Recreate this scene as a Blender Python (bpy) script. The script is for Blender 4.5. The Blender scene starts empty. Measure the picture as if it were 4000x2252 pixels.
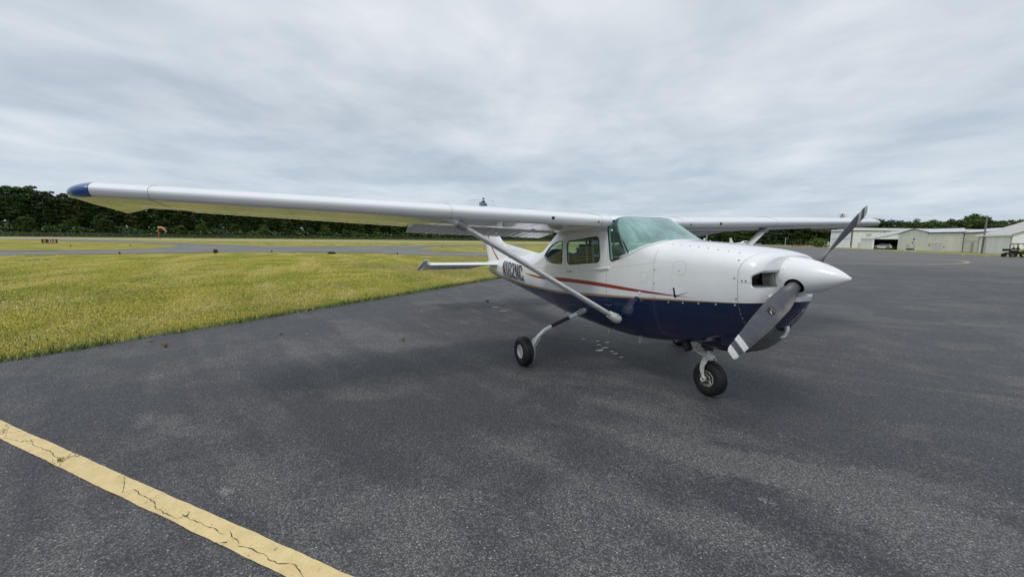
import bpy, bmesh, math, random
import numpy as np
from mathutils import Vector, Matrix
PI = math.pi
S = bpy.context.scene
# ---------------------------------------------------------------- camera, sky, sun, exposure
cam = bpy.data.cameras.new('camera'); camo = bpy.data.objects.new('camera', cam); S.collection.objects.link(camo)
cam.sensor_width = 36; cam.lens = 36*1593.4/4000; cam.clip_start = .05; cam.clip_end = 5000
YAW, PITCH, ROLL = 2.713913, -.1200017, .0125211
CAMP = Vector((3.19328, -3.72175, 1.65005))
_f = Vector((math.cos(YAW)*math.cos(PITCH), math.sin(YAW)*math.cos(PITCH), math.sin(PITCH)))
_r = Vector((math.sin(YAW), -math.cos(YAW), 0)); _u = _r.cross(_f)
_r2 = math.cos(ROLL)*_r + math.sin(ROLL)*_u; _u2 = -math.sin(ROLL)*_r + math.cos(ROLL)*_u
M = Matrix((_r2, _u2, -_f)).transposed().to_4x4(); M.translation = CAMP
camo.matrix_world = M
S.camera = camo
SUN_EL, SUN_AZ = math.radians(58), math.radians(-60)      # direction in the xy plane, from +x
W = bpy.data.worlds.new('World'); S.world = W; W.use_nodes = True
sun = bpy.data.lights.new('sun', 'SUN'); sun.energy = 1.35; sun.angle = math.radians(16); sun.color = (1, .98, .94)
suno = bpy.data.objects.new('sun', sun); S.collection.objects.link(suno)
sd = Vector((math.cos(SUN_EL)*math.cos(SUN_AZ), math.cos(SUN_EL)*math.sin(SUN_AZ), math.sin(SUN_EL)))
suno.rotation_euler = sd.to_track_quat('Z', 'Y').to_euler(); suno.location = (0, 0, 30)
S.view_settings.view_transform = 'Standard'; S.view_settings.look = 'None'
S.view_settings.exposure = 0; S.view_settings.gamma = 1
S.render.engine = 'CYCLES'
try: S.cycles.transparent_max_bounces = 24
except Exception: pass

# ---------------------------------------------------------------- node helper
class NB:
    """small expression builder for node trees"""
    def __init__(s, nt): s.nt = nt; s.N = nt.nodes; s.L = nt.links
    def new(s, t, **kw):
        n = s.N.new(t)
        for k, v in kw.items(): setattr(n, k, v)
        return n
    def put(s, sock, v):
        if hasattr(v, 'is_linked') or isinstance(v, bpy.types.NodeSocket): s.L.new(v, sock)
        elif isinstance(v, (tuple, list)) and sock.type == 'RGBA' and len(v) == 3: sock.default_value = (*v, 1)
        else: sock.default_value = v
    def m(s, op, a, b=None, c=None, clamp=False):
        n = s.new('ShaderNodeMath', operation=op, use_clamp=clamp)
        s.put(n.inputs[0], a)
        if b is not None: s.put(n.inputs[1], b)
        if c is not None: s.put(n.inputs[2], c)
        return n.outputs[0]
    def add(s, a, b): return s.m('ADD', a, b)
    def sub(s, a, b): return s.m('SUBTRACT', a, b)
    def mul(s, a, b): return s.m('MULTIPLY', a, b)
    def gt(s, a, b): return s.m('GREATER_THAN', a, b)
    def lt(s, a, b): return s.m('LESS_THAN', a, b)
    def band(s, a, lo, hi): return s.mul(s.gt(a, lo), s.lt(a, hi))
    def sm(s, v, lo, hi, a=0., b=1.):
        n = s.new('ShaderNodeMapRange', interpolation_type='SMOOTHSTEP')
        s.put(n.inputs[0], v); s.put(n.inputs[1], lo); s.put(n.inputs[2], hi); s.put(n.inputs[3], a); s.put(n.inputs[4], b)
        return n.outputs[0]
    def mix(s, f, a, b):
        n = s.new('ShaderNodeMix', data_type='RGBA'); s.put(n.inputs[0], f); s.put(n.inputs[6], a); s.put(n.inputs[7], b)
        return n.outputs[2]
    def noise(s, vec, scale, detail=4, rough=.55, dist=0., col=False):
        n = s.new('ShaderNodeTexNoise')
        if vec is not None: s.L.new(vec, n.inputs['Vector'])
        n.inputs['Scale'].default_value = scale; n.inputs['Detail'].default_value = detail
        n.inputs['Roughness'].default_value = rough; n.inputs['Distortion'].default_value = dist
        return n.outputs[1] if col else n.outputs[0]
    def vor(s, vec, scale, feature='F1', rnd=1.):
        n = s.new('ShaderNodeTexVoronoi', feature=feature)
        s.L.new(vec, n.inputs['Vector']); n.inputs['Scale'].default_value = scale; n.inputs['Randomness'].default_value = rnd
        return n
    def pos(s): return s.new('ShaderNodeNewGeometry').outputs['Position']
    def obj(s): return s.new('ShaderNodeTexCoord').outputs['Object']
    def xyz(s, v):
        n = s.new('ShaderNodeSeparateXYZ'); s.L.new(v, n.inputs[0]); return n.outputs
    def vec(s, x, y, z):
        n = s.new('ShaderNodeCombineXYZ'); s.put(n.inputs[0], x); s.put(n.inputs[1], y); s.put(n.inputs[2], z); return n.outputs[0]
    def vadd(s, a, b):
        n = s.new('ShaderNodeVectorMath', operation='ADD'); s.put(n.inputs[0], a); s.put(n.inputs[1], b); return n.outputs[0]
    def vscale(s, a, k):
        n = s.new('ShaderNodeVectorMath', operation='MULTIPLY'); s.put(n.inputs[0], a); s.put(n.inputs[1], k if not isinstance(k, (int, float)) else (k, k, k)); return n.outputs[0]
    def ramp(s, f, stops):
        n = s.new('ShaderNodeValToRGB'); s.put(n.inputs[0], f)
        e = n.color_ramp.elements
        while len(e) > 1: e.remove(e[-1])
        e[0].position = stops[0][0]; e[0].color = (*stops[0][1], 1)
        for p, c in stops[1:]:
            q = e.new(p); q.color = (*c, 1)
        return n.outputs[0]
    def curve(s, x, pts, x0, x1, z0, z1):
        """piecewise curve: x in world units to z in world units"""
        f = s.m('DIVIDE', s.sub(x, x0), x1-x0, clamp=True)
        n = s.new('ShaderNodeFloatCurve'); s.put(n.inputs['Value'], f)
        c = n.mapping.curves[0]
        P = [((a-x0)/(x1-x0), (b-z0)/(z1-z0)) for a, b in pts]
        c.points[0].location = P[0]; c.points[1].location = P[-1]
        for p in P[1:-1]: c.points.new(*p)
        n.mapping.use_clip = False; n.mapping.update()
        return s.add(s.mul(n.outputs[0], z1-z0), z0)
    def bump(s, h, strength=.3, dist=.01):
        n = s.new('ShaderNodeBump'); n.inputs['Strength'].default_value = strength; n.inputs['Distance'].default_value = dist
        s.L.new(h, n.inputs['Height']); return n.outputs[0]

def material(name, col=(.5, .5, .5), rough=.5, metal=0., coat=0., build=None, **kw):
    m = bpy.data.materials.new(name); m.use_nodes = True
    nb = NB(m.node_tree); b = nb.N['Principled BSDF']
    b.inputs['Base Color'].default_value = (*col, 1); b.inputs['Roughness'].default_value = rough
    b.inputs['Metallic'].default_value = metal; b.inputs['Coat Weight'].default_value = coat
    b.inputs['Coat Roughness'].default_value = .06
    for k, v in kw.items(): b.inputs[k].default_value = v
    if build: build(nb, b)
    return m
def worn(var=.12, scale=6., rvar=.15):
    """gentle tone and gloss variation so no surface is perfectly flat"""
    def f(nb, b):
        c = tuple(b.inputs['Base Color'].default_value)[:3]; r = b.inputs['Roughness'].default_value
        o = nb.obj(); n = nb.noise(o, scale, 5, .65)
        nb.put(b.inputs['Base Color'], nb.mix(nb.sm(n, .3, .7), tuple(x*(1-var) for x in c), tuple(min(1, x*(1+var*.5)) for x in c)))
        nb.put(b.inputs['Roughness'], nb.add(nb.mul(nb.sub(nb.noise(o, scale*3, 3), .5), rvar), r))
    return f

# ---------------------------------------------------------------- sky
wn = NB(W.node_tree); bg = wn.N['Background']
sky = wn.new('ShaderNodeTexSky', sky_type='NISHITA', sun_disc=False, sun_elevation=SUN_EL, sun_rotation=math.radians(90)-SUN_AZ)
gen = wn.new('ShaderNodeTexCoord').outputs['Generated']
x, y, z = wn.xyz(gen)
zz = wn.m('MAXIMUM', wn.add(z, .09), .06)
cp = wn.vec(wn.m('DIVIDE', x, zz), wn.m('DIVIDE', y, zz), 0.)
# turn the cloud plane so its streets run across the view, stretched
fh = Vector((math.cos(YAW-.06), math.sin(YAW-.06), 0)); rh_ = Vector((fh.y, -fh.x, 0))
def dotc(v, d):
    n = wn.new('ShaderNodeVectorMath', operation='DOT_PRODUCT'); wn.L.new(v, n.inputs[0]); n.inputs[1].default_value = d; return n.outputs['Value']
al, ac = dotc(cp, fh), dotc(cp, rh_)
v1 = wn.vec(wn.mul(al, .62), wn.add(ac, 2.3), 1.3); v2 = wn.vec(wn.mul(al, .9), wn.add(ac, 7.7), 4.1)
n1 = wn.noise(v1, .55, 4, .5, .3); n2 = wn.noise(v2, 1.5, 7, .52, .35); n3 = wn.noise(wn.vec(wn.mul(al, 1.15), ac, 2.2), 2.4, 5, .55, .2)
cl = wn.add(wn.add(wn.mul(n1, .51), wn.mul(n2, .34)), wn.mul(n3, .15))
cloud = wn.ramp(cl, [(.37, (.43, .495, .575)), (.44, (.50, .565, .64)), (.51, (.60, .66, .725)), (.56, (.67, .72, .775)), (.64, (.80, .835, .87))])
low = wn.sm(z, .0, .30)
cloud2 = wn.mix(low, wn.mix(.45, cloud, (.50, .61, .72)), cloud)
nish = wn.vscale(sky.outputs[0], .10)
colr = wn.mix(.94, nish, cloud2)
wn.L.new(colr, bg.inputs[0]); bg.inputs[1].default_value = 1.04

# ---------------------------------------------------------------- mesh helpers
def link(o): S.collection.objects.link(o); return o
def tag(o, label=None, cat=None, group=None, kind=None):
    if label: o['label'] = label
    if cat: o['category'] = cat
    if group: o['group'] = group
    if kind: o['kind'] = kind
    return o
def empty(name, loc=(0, 0, 0), rz=0.):
    o = bpy.data.objects.new(name, None); link(o); o.location = loc; o.rotation_euler = (0, 0, rz); o.empty_display_size = .3
    return o
def smooth(me, ang=35):
    me.polygons.foreach_set('use_smooth', [True]*len(me.polygons))
    try: me.set_sharp_from_angle(angle=math.radians(ang))
    except Exception: pass
def obj(name, bm, mat, parent=None, ang=35, flat=False):
    me = bpy.data.meshes.new(name); bm.normal_update(); bm.to_mesh(me); bm.free()
    for m in (mat if isinstance(mat, (list, tuple)) else [mat]): me.materials.append(m)
    if not flat: smooth(me, ang)
    o = bpy.data.objects.new(name, me); link(o)
    if parent: o.parent = parent
    return o
def raw(name, V, F, mat, parent=None, ang=None):
    me = bpy.data.meshes.new(name); me.from_pydata([tuple(v) for v in V], [], F); me.update()
    for m in (mat if isinstance(mat, (list, tuple)) else [mat]): me.materials.append(m)
    if ang: smooth(me, ang)
    o = bpy.data.objects.new(name, me); link(o)
    if parent: o.parent = parent
    return o
def B(): return bmesh.new()
def box(bm, c, s, rot=None, bev=0., mi=0):
    r = bmesh.ops.create_cube(bm, size=1); v = r['verts']
    m = Matrix.Translation(c) @ (rot if rot else Matrix.Identity(4)) @ Matrix.Diagonal((*s, 1))
    bmesh.ops.transform(bm, matrix=m, verts=v)
    fs = set(f for q in v for f in q.link_faces)
    for f in fs: f.material_index = mi
    if bev:
        es = list(set(e for q in v for e in q.link_edges))
        bmesh.ops.bevel(bm, geom=es, offset=bev, segments=2, affect='EDGES', clamp_overlap=True)
    return v
def frame(d):
    d = Vector(d).normalized(); a = Vector((0, 0, 1)) if abs(d.z) < .95 else Vector((1, 0, 0))
    s = d.cross(a).normalized(); return s, s.cross(d).normalized(), d
def tube(bm, pts, rad, seg=12, cap=True, flat=1., up=None, mi=0):
    """tube along points; rad a number or list; flat squashes the section along its second axis"""
    pts = [Vector(p) for p in pts]; n = len(pts)
    if not isinstance(rad, (list, tuple)): rad = [rad]*n
    rings = []; ps = None
    for i, p in enumerate(pts):
        d = (pts[min(i+1, n-1)]-pts[max(i-1, 0)]).normalized()
        if up is not None: s = (Vector(up)-d*d.dot(Vector(up))).normalized()
        elif ps is None: s = frame(d)[0]
        else: s = (ps-d*d.dot(ps)).normalized()
        ps = s; t = d.cross(s)
        rings.append([bm.verts.new(p+rad[i]*(math.cos(a)*s+flat*math.sin(a)*t)) for a in (2*PI*k/seg for k in range(seg))])
    fs = []
    for a, b in zip(rings, rings[1:]):
        for k in range(seg): fs.append(bm.faces.new((a[k], a[(k+1) % seg], b[(k+1) % seg], b[k])))
    if cap: fs.append(bm.faces.new(rings[0][::-1])); fs.append(bm.faces.new(rings[-1]))
    for f in fs: f.material_index = mi
    return rings
def lathe(bm, prof, o, ax, seg=32, mi=0, closed=False):
    """revolve (distance along axis, radius) profile"""
    s, t, d = frame(ax); o = Vector(o); rings = []
    for h, r in prof:
        if r < 1e-6: rings.append([bm.verts.new(o+d*h)])
        else: rings.append([bm.verts.new(o+d*h+r*(math.cos(a)*s+math.sin(a)*t)) for a in (2*PI*k/seg for k in range(seg))])
    if closed: rings.append(rings[0])
    for a, b in zip(rings, rings[1:]):
        for k in range(seg):
            k2 = (k+1) % seg
            if len(a) == 1 and len(b) == 1: continue
            if len(a) == 1: f = bm.faces.new((a[0], b[k2], b[k]))
            elif len(b) == 1: f = bm.faces.new((a[k], a[k2], b[0]))
            else: f = bm.faces.new((a[k], a[k2], b[k2], b[k]))
            f.material_index = mi
    return rings
def skin(bm, rings, cap0=True, cap1=True, mi=0, close=True):
    R = [[bm.verts.new(p) for p in r] for r in rings]; n = len(R[0])
    for a, b in zip(R, R[1:]):
        for k in range(n if close else n-1):
            f = bm.faces.new((a[k], a[(k+1) % n], b[(k+1) % n], b[k])); f.material_index = mi
    if cap0: f = bm.faces.new(R[0][::-1]); f.material_index = mi
    if cap1: f = bm.faces.new(R[-1]); f.material_index = mi
    bmesh.ops.recalc_face_normals(bm, faces=bm.faces)
    return R
def prism(bm, poly, axis, a, b, mi=0):
    """poly of 2D points extruded along axis from a to b. axis 'y': (x,z); 'z': (x,y); 'x': (y,z)"""
    def P(p, h): return {'y': (p[0], h, p[1]), 'z': (p[0], p[1], h), 'x': (h, p[0], p[1])}[axis]
    A = [bm.verts.new(P(p, a)) for p in poly]; C = [bm.verts.new(P(p, b)) for p in poly]; n = len(poly)
    fs = [bm.faces.new(A[::-1]), bm.faces.new(C)] + [bm.faces.new((A[i], A[(i+1) % n], C[(i+1) % n], C[i])) for i in range(n)]
    for f in fs: f.material_index = mi
    bmesh.ops.recalc_face_normals(bm, faces=fs)
def rounded(poly, r, seg=5):
    out = []; n = len(poly)
    for i in range(n):
        p0, p1, p2 = Vector(poly[i-1]), Vector(poly[i]), Vector(poly[(i+1) % n])
        d0, d2 = (p0-p1), (p2-p1); l = min(r, d0.length*.45, d2.length*.45)
        a, c = p1+d0.normalized()*l, p1+d2.normalized()*l
        for k in range(seg+1):
            t = k/seg; out.append(tuple((1-t)**2*a+2*t*(1-t)*p1+t*t*c))
    return out
def boolean(o, cutters, op='DIFFERENCE'):
    for c in cutters:
        md = o.modifiers.new('b', 'BOOLEAN'); md.operation = op; md.object = c; md.solver = 'EXACT'
    dg = bpy.context.evaluated_depsgraph_get(); dg.update()
    me = bpy.data.meshes.new_from_object(o.evaluated_get(dg))
    o.modifiers.clear(); old = o.data; o.data = me; me.name = o.name
    return o
def kill(o):
    me = o.data; bpy.data.objects.remove(o)
    if me and me.users == 0: bpy.data.meshes.remove(me)

# ---------------------------------------------------------------- materials
WHITE = (.835, .85, .86)
def white_build(nb, b):
    o = nb.obj(); n = nb.noise(o, 2.2, 6, .65); g = nb.noise(o, 40, 3, .6)
    c = nb.mix(nb.sm(n, .35, .75), WHITE, (.77, .785, .79))
    c = nb.mix(nb.mul(nb.gt(g, .74), .4), c, (.45, .43, .40))
    nb.put(b.inputs['Base Color'], c)
    nb.put(b.inputs['Roughness'], nb.sm(n, .3, .8, .26, .42))
M_white = material('white_paint', WHITE, .32, 0, .55, white_build)
M_wing = material('wing_white_paint', WHITE, .26, 0, .9, white_build)
M_blue = material('blue_paint', (.004, .014, .055), .22, 0, .8, worn(.2, 5))
M_bluetip = material('light_blue_paint', (.02, .13, .38), .25, 0, .9, worn(.15, 6))
M_grey = material('grey_paint', (.30, .30, .31), .45, 0, .2, worn())
M_dark = material('dark_rubber', (.0095, .0095, .0105), .58, 0, 0, worn(.35, 20))
M_black = material('black_plastic', (.012, .012, .013), .45)
M_void = material('dark_interior', (.006, .006, .007), .9)
M_inner = material('cabin_lining', (.16, .17, .155), .85, 0, 0, worn(.2, 9))
M_chrome = material('polished_steel', (.75, .76, .78), .15, 1.)
M_metal = material('bare_metal', (.50, .49, .47), .38, .85, 0, worn(.3, 25))
M_brake = material('dirty_white_metal', (.50, .48, .42), .5, .2, 0, worn(.45, 45))
M_seatd = material('dark_seat_fabric', (.03, .031, .034), .85, 0, 0, worn(.3, 30))
M_seatt = material('tan_seat_fabric', (.13, .11, .07), .85, 0, 0, worn(.3, 30))
M_red = material('red_lens', (.35, .02, .015), .25)
M_clear = material('clear_lens', (.75, .78, .78), .12, 0, .6)
def glass(name, tint, sheen=0., sheen_col=(.45, .62, .62)):
    m = bpy.data.materials.new(name); m.use_nodes = True; nb = NB(m.node_tree); nb.N.remove(nb.N['Principled BSDF'])
    out = nb.N['Material Output']
    tr = nb.new('ShaderNodeBsdfTransparent'); tr.inputs[0].default_value = (*tint, 1)
    gl = nb.new('ShaderNodeBsdfGlossy'); gl.inputs['Roughness'].default_value = .03; gl.inputs[0].default_value = (.9, 1, .98, 1)
    df = nb.new('ShaderNodeBsdfDiffuse'); df.inputs[0].default_value = (*sheen_col, 1)
    fr = nb.new('ShaderNodeFresnel'); fr.inputs[0].default_value = 1.5
    s = tr.outputs[0]
    if sheen:
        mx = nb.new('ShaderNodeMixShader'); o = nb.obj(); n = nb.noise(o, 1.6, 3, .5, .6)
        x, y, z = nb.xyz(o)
        fac = nb.sm(n, .2, .8, sheen*.55, sheen*1.25)
        if sheen > .1:     # sky reflection painted into the front pane's colour, ending on a slanting edge
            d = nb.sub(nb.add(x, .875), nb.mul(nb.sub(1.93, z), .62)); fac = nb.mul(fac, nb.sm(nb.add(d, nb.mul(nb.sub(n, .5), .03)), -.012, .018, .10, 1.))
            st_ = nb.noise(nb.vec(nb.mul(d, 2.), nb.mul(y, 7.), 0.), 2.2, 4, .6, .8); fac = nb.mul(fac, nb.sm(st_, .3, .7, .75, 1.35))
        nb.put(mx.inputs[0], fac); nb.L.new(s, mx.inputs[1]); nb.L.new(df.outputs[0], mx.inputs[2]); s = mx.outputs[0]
    bf = nb.new('ShaderNodeNewGeometry').outputs['Backfacing']
    mx = nb.new('ShaderNodeMixShader'); nb.put(mx.inputs[0], nb.mul(nb.m('MINIMUM', nb.mul(fr.outputs[0], 1.15), 1.), nb.sub(1., bf))); nb.L.new(s, mx.inputs[1]); nb.L.new(gl.outputs[0], mx.inputs[2])
    nb.L.new(mx.outputs[0], out.inputs[0]); return m
M_glass = glass('tinted_glass', (.88, .97, .96), .03)
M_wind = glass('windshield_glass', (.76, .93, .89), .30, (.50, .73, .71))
M_edge = material('green_glass_edge', (.22, .50, .40), .3, 0, .5)

# ================================================================ THE AIRPLANE
# world coordinates: x forward, y to its left, z up; origin on the ground under the firewall
AP = empty('airplane'); tag(AP, 'white high-wing propeller airplane with navy belly and red stripe, parked in front', 'airplane')
# x, ztop, zbot, zmid, halfwidth, n_top, n_bot
ST = np.array([
 (-6.46, 1.085, .96, 1.03, .030, 2.0, 2.0),
 (-6.40, 1.10, .91, 1.01, .055, 2.0, 2.0),
 (-6.10, 1.13, .82, .985, .105, 2.1, 2.1),
 (-5.40, 1.20, .745, .985, .185, 2.1, 2.1),
 (-4.50, 1.30, .68, 1.01, .275, 2.2, 2.2),
 (-3.77, 1.385, .61, 1.04, .350, 2.3, 2.3),
 (-3.30, 1.45, .565, 1.09, .400, 2.4, 2.4),
 (-3.00, 1.54, .535, 1.14, .438, 2.5, 2.5),
 (-2.60, 1.75, .50, 1.22, .492, 2.8, 2.6),
 (-2.35, 1.87, .48, 1.27, .520, 3.2, 2.8),
 (-2.00, 1.94, .46, 1.30, .540, 4.5, 2.8),
 (-1.10, 1.972, .43, 1.32, .552, 6.5, 2.8),
 (-.90, 1.955, .43, 1.32, .550, 6.5, 2.7),
 (-.70, 1.885, .44, 1.32, .546, 4.8, 2.6),
 (-.50, 1.80, .46, 1.32, .542, 3.7, 2.5),
 (-.30, 1.71, .49, 1.33, .538, 3.2, 2.4),
 (-.15, 1.668, .52, 1.33, .535, 3.0, 2.4),
 (.20, 1.645, .58, 1.34, .522, 3.0, 2.3),
 (.50, 1.620, .66, 1.35, .505, 3.0, 2.2),
 (.80, 1.585, .76, 1.37, .477, 2.9, 2.2),
 (.87, 1.570, .82, 1.37, .462, 2.8, 2.2),
 (.91, 1.560, .88, 1.37, .440, 2.7, 2.2),
 (.935, 1.548, .94, 1.37, .405, 2.6, 2.2),
 (.948, 1.537, .99, 1.37, .370, 2.5, 2.2),
])
def pchip(xs, ys, x):
    h = np.diff(xs); d = np.diff(ys)/h; m = np.zeros(len(xs)); m[0] = d[0]; m[-1] = d[-1]
    for i in range(1, len(xs)-1):
        if d[i-1]*d[i] > 0:
            w1, w2 = 2*h[i]+h[i-1], h[i]+2*h[i-1]; m[i] = (w1+w2)/(w1/d[i-1]+w2/d[i])
    x = np.clip(x, xs[0], xs[-1]); i = np.clip(np.searchsorted(xs, x)-1, 0, len(h)-1); t = (x-xs[i])/h[i]
    return (ys[i]*(1+2*t)*(1-t)**2+h[i]*m[i]*t*(1-t)**2+ys[i+1]*t*t*(3-2*t)+h[i]*m[i+1]*t*t*(t-1))
def sta(x): return [float(pchip(ST[:, 0], ST[:, j], x)) for j in range(1, 7)]
def half(x, z):
    zt, zb, zm, w, nt, nb_ = sta(x)
    h, n = (zt-zm, nt) if z > zm else (zm-zb, nb_)
    return w*max(0., 1-min(1, abs(z-zm)/h)**n)**(1/n)
def ring(x, k=96, off=0.):
    zt, zb, zm, w, nt, nb_ = sta(x); R = []
    for i in range(k):
        a = 2*PI*i/k; c, s = math.cos(a), math.sin(a); n = nt if s > 0 else nb_; h = (zt-zm if s > 0 else zm-zb)-off
        R.append((x, (w-off)*math.copysign(abs(c)**(2/n), c), zm+h*math.copysign(abs(s)**(2/n), s)))
    return R
XS = np.unique(np.concatenate([np.linspace(-6.46, -3.2, 40), np.linspace(-3.2, .9, 92), np.linspace(.9, .948, 9)]))
def shell(off=0.): bm = B(); skin(bm, [ring(float(q), 96, off) for q in XS]); return bm

# ---- fuselage paint: stripes, belly colour, panel lines laid out on the airplane itself
ZB = [(-6.5, .93), (-5.8, .855), (-5.23, .805), (-4.83, .79), (-3.74, .787), (-2.86, .818), (-2.2, .842), (-1.2, .925), (-.46, .992), (.01, 1.036), (.43, 1.078), (.78, 1.115), (1.2, 1.165)]
ZG = [(-6.5, .935), (-5.8, .868), (-5.23, .845), (-4.83, .843), (-3.74, .825), (-2.86, .853), (-2.2, .875), (-1.2, .955), (-.46, 1.012), (.01, 1.054), (.43, 1.089), (.78, 1.119), (1.2, 1.166)]
RT = [(-3.6, 1.028), (-3.2, 1.033), (-2.9, 1.035), (-2.5, 1.062), (-2.0, 1.092), (-1.49, 1.108), (-1., 1.113), (-.49, 1.107), (.03, 1.105), (.31, 1.106), (.42, 1.105)]
RB = [(-3.6, 1.026), (-3.38, 1.008), (-3.0, .995), (-2.5, 1.012), (-2.0, 1.034), (-1.49, 1.056), (-1., 1.066), (-.49, 1.072), (.03, 1.090), (.31, 1.103), (.42, 1.105)]
def fus_build(nb, b):
    o = nb.obj(); x, y, z = nb.xyz(o); ay = nb.m('ABSOLUTE', y)
    n = nb.noise(o, 2.2, 6, .65)
    base = nb.mix(nb.sm(n, .35, .75), WHITE, (.77, .785, .79))
    def box_line(cx, cz, hx, hz, r, w=.0022, slope=0.):
        zz = nb.sub(z, nb.mul(nb.sub(x, cx), slope)) if slope else z
        qx = nb.add(nb.sub(nb.m('ABSOLUTE', nb.sub(x, cx)), hx), r); qz = nb.add(nb.sub(nb.m('ABSOLUTE', nb.sub(zz, cz)), hz), r)
        mx = nb.m('MAXIMUM', qx, 0.); mz = nb.m('MAXIMUM', qz, 0.)
        d = nb.sub(nb.add(nb.m('SQRT', nb.add(nb.mul(mx, mx), nb.mul(mz, mz))), nb.m('MINIMUM', nb.m('MAXIMUM', qx, qz), 0.)), r)
        return nb.lt(nb.m('ABSOLUTE', d), w)
    # dirt and rain streaks
    st = nb.noise(nb.vscale(o, (9, 9, 1.2)), 1.6, 5, .7)
    base = nb.mix(nb.mul(nb.sm(st, .52, .8), .35), base, (.56, .545, .50))
    oldf = nb.noise(nb.vscale(o, (1, 1, 3)), 30, 2, .5)
    base = nb.mix(nb.mul(nb.gt(oldf, .735), .5), base, (.40, .38, .34))
    lines = box_line(-1.42, 1.20, .49, .56, .07, .0022)
    lines = nb.m('MAXIMUM', lines, nb.mul(nb.lt(nb.m('ABSOLUTE', nb.add(x, .15)), .0028), nb.lt(z, 1.56)))
    lines = nb.m('MAXIMUM', lines, nb.mul(nb.lt(nb.m('ABSOLUTE', nb.sub(nb.sub(x, .795), nb.mul(nb.m('POWER', nb.m('MAXIMUM', nb.sub(z, 1.38), 0.), 1.6), .9))), .0030), nb.gt(z, .9)))
    lines = nb.m('MAXIMUM', lines, nb.mul(nb.lt(nb.m('ABSOLUTE', nb.sub(z, 1.303)), .0026), nb.gt(x, .797)))
    lines = nb.m('MAXIMUM', lines, nb.mul(nb.lt(nb.m('ABSOLUTE', nb.sub(nb.sub(z, 1.315), nb.mul(nb.add(x, .86), .14))), .0018), nb.band(x, -.86, -.15)))
    lines = nb.m('MAXIMUM', lines, box_line(.187, 1.385, .078, .068, .05, .0017))
    lines = nb.m('MAXIMUM', lines, box_line(-.293, 1.252, .052, .058, .02, .0015))
    lines = nb.m('MAXIMUM', lines, nb.mul(nb.lt(nb.m('ABSOLUTE', nb.add(x, 6.0)), .003), nb.lt(z, 1.1)))
    lines = nb.m('MAXIMUM', lines, nb.mul(nb.lt(nb.m('ABSOLUTE', nb.add(x, 3.28)), .002), nb.lt(z, 1.4)))
    lines = nb.mul(lines, nb.gt(ay, .03))
    def dots(a, b2, step, wid): return nb.mul(nb.lt(nb.m('ABSOLUTE', a), wid), nb.lt(nb.m('ABSOLUTE', nb.sub(nb.m('FRACT', nb.m('DIVIDE', b2, step)), .5)), .16))
    rv = None
    for x0 in (-.172, -.128, -.62, -2.02, -2.72, -3.26, -3.30, -3.72, -4.16, -5.10, -5.45, -5.80, -6.02):
        q = nb.mul(dots(nb.sub(x, x0), z, .030, .0045), nb.lt(z, 1.62)); rv = q if rv is None else nb.m('MAXIMUM', rv, q)
    for z0 in (.70, .90, 1.24): rv = nb.m('MAXIMUM', rv, nb.mul(dots(nb.sub(z, z0), x, .030, .0045), nb.band(x, -6., -.15)))
    # rivet rows on the cowl flange below the windshield and on the tail cone
    red = nb.mul(nb.band(x, -3.58, .40), nb.mul(nb.lt(z, nb.curve(x, RT, -3.6, .42, .9, 1.2)), nb.gt(z, nb.curve(x, RB, -3.6, .42, .9, 1.2))))
    zg = nb.curve(x, ZG, -6.5, 1.2, .7, 1.3); zb = nb.curve(x, ZB, -6.5, 1.2, .7, 1.3)
    c = nb.mix(red, base, nb.mix(n, (.36, .030, .024), (.27, .026, .022)))
    c = nb.mix(nb.lt(z, zg), c, (.40, .265, .115))
    blue = nb.lt(z, zb)
    c = nb.mix(blue, c, nb.mix(nb.sm(st, .4, .8), (.0035, .0155, .064), (.007, .021, .068)))
    c = nb.mix(nb.mul(rv, .26), c, (.20, .20, .21))
    c = nb.mix(nb.mul(lines, .62), c, (.12, .12, .12))
    nb.put(b.inputs['Normal'], nb.bump(nb.noise(nb.vscale(o, (1.6, 1.6, 1.)), 1.9, 2, .4), .10, .03))
    nb.put(b.inputs['Base Color'], c)
    nb.put(b.inputs['Roughness'], nb.sub(nb.sm(n, .3, .8, .22, .40), nb.mul(blue, .08)))
M_fus = material('airplane_paint', WHITE, .3, 0, .65, fus_build)

# ---- window outlines (side view, x z)
DOORW = rounded([(-1.885, 1.625), (-1.115, 1.700), (-1.075, 1.375), (-1.845, 1.295)], .075)
REARW = [(-2.66, 1.395), (-2.60, 1.455), (-2.48, 1.525), (-2.34, 1.580), (-2.18, 1.615), (-2.05, 1.628), (-2.02, 1.60), (-2.012, 1.33), (-2.03, 1.298), (-2.2, 1.292), (-2.36, 1.298), (-2.50, 1.318), (-2.60, 1.345)]
WSP = rounded([(-.955, 1.80), (-.862, 1.395), (-.69, 1.447)], .05)[6:12] + [(-.69, 1.447), (-.55, 1.505), (-.42, 1.558), (-.31, 1.60), (-.22, 1.635), (-.19, 1.66), (-.17, 1.70), (-.10, 2.3), (-.875, 2.3), (-.875, 1.955), (-.90, 1.90), (-.955, 1.80)]
BACKW = rounded([(-2.60, -.37), (-3.08, -.31), (-3.08, .31), (-2.60, .37)], .07)
def cutter(poly, axis, a, b):
    bm = B(); prism(bm, poly, axis, a, b); return obj('cut', bm, M_void, flat=True)
cuts = [cutter(DOORW, 'y', -.9, .9), cutter(REARW, 'y', -.9, .9), cutter(WSP, 'y', -.9, .9), cutter(BACKW, 'z', 1.36, 2.2)]
intake = []
for s in (-1, 1):
    P = rounded([(.888, 1.360), (.925, 1.392), (.955, 1.425), (1.2, 1.45), (1.2, 1.266), (.892, 1.266)], .024)
    intake.append(cutter(P, 'y', *sorted((s*.02, s*.60))))
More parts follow.
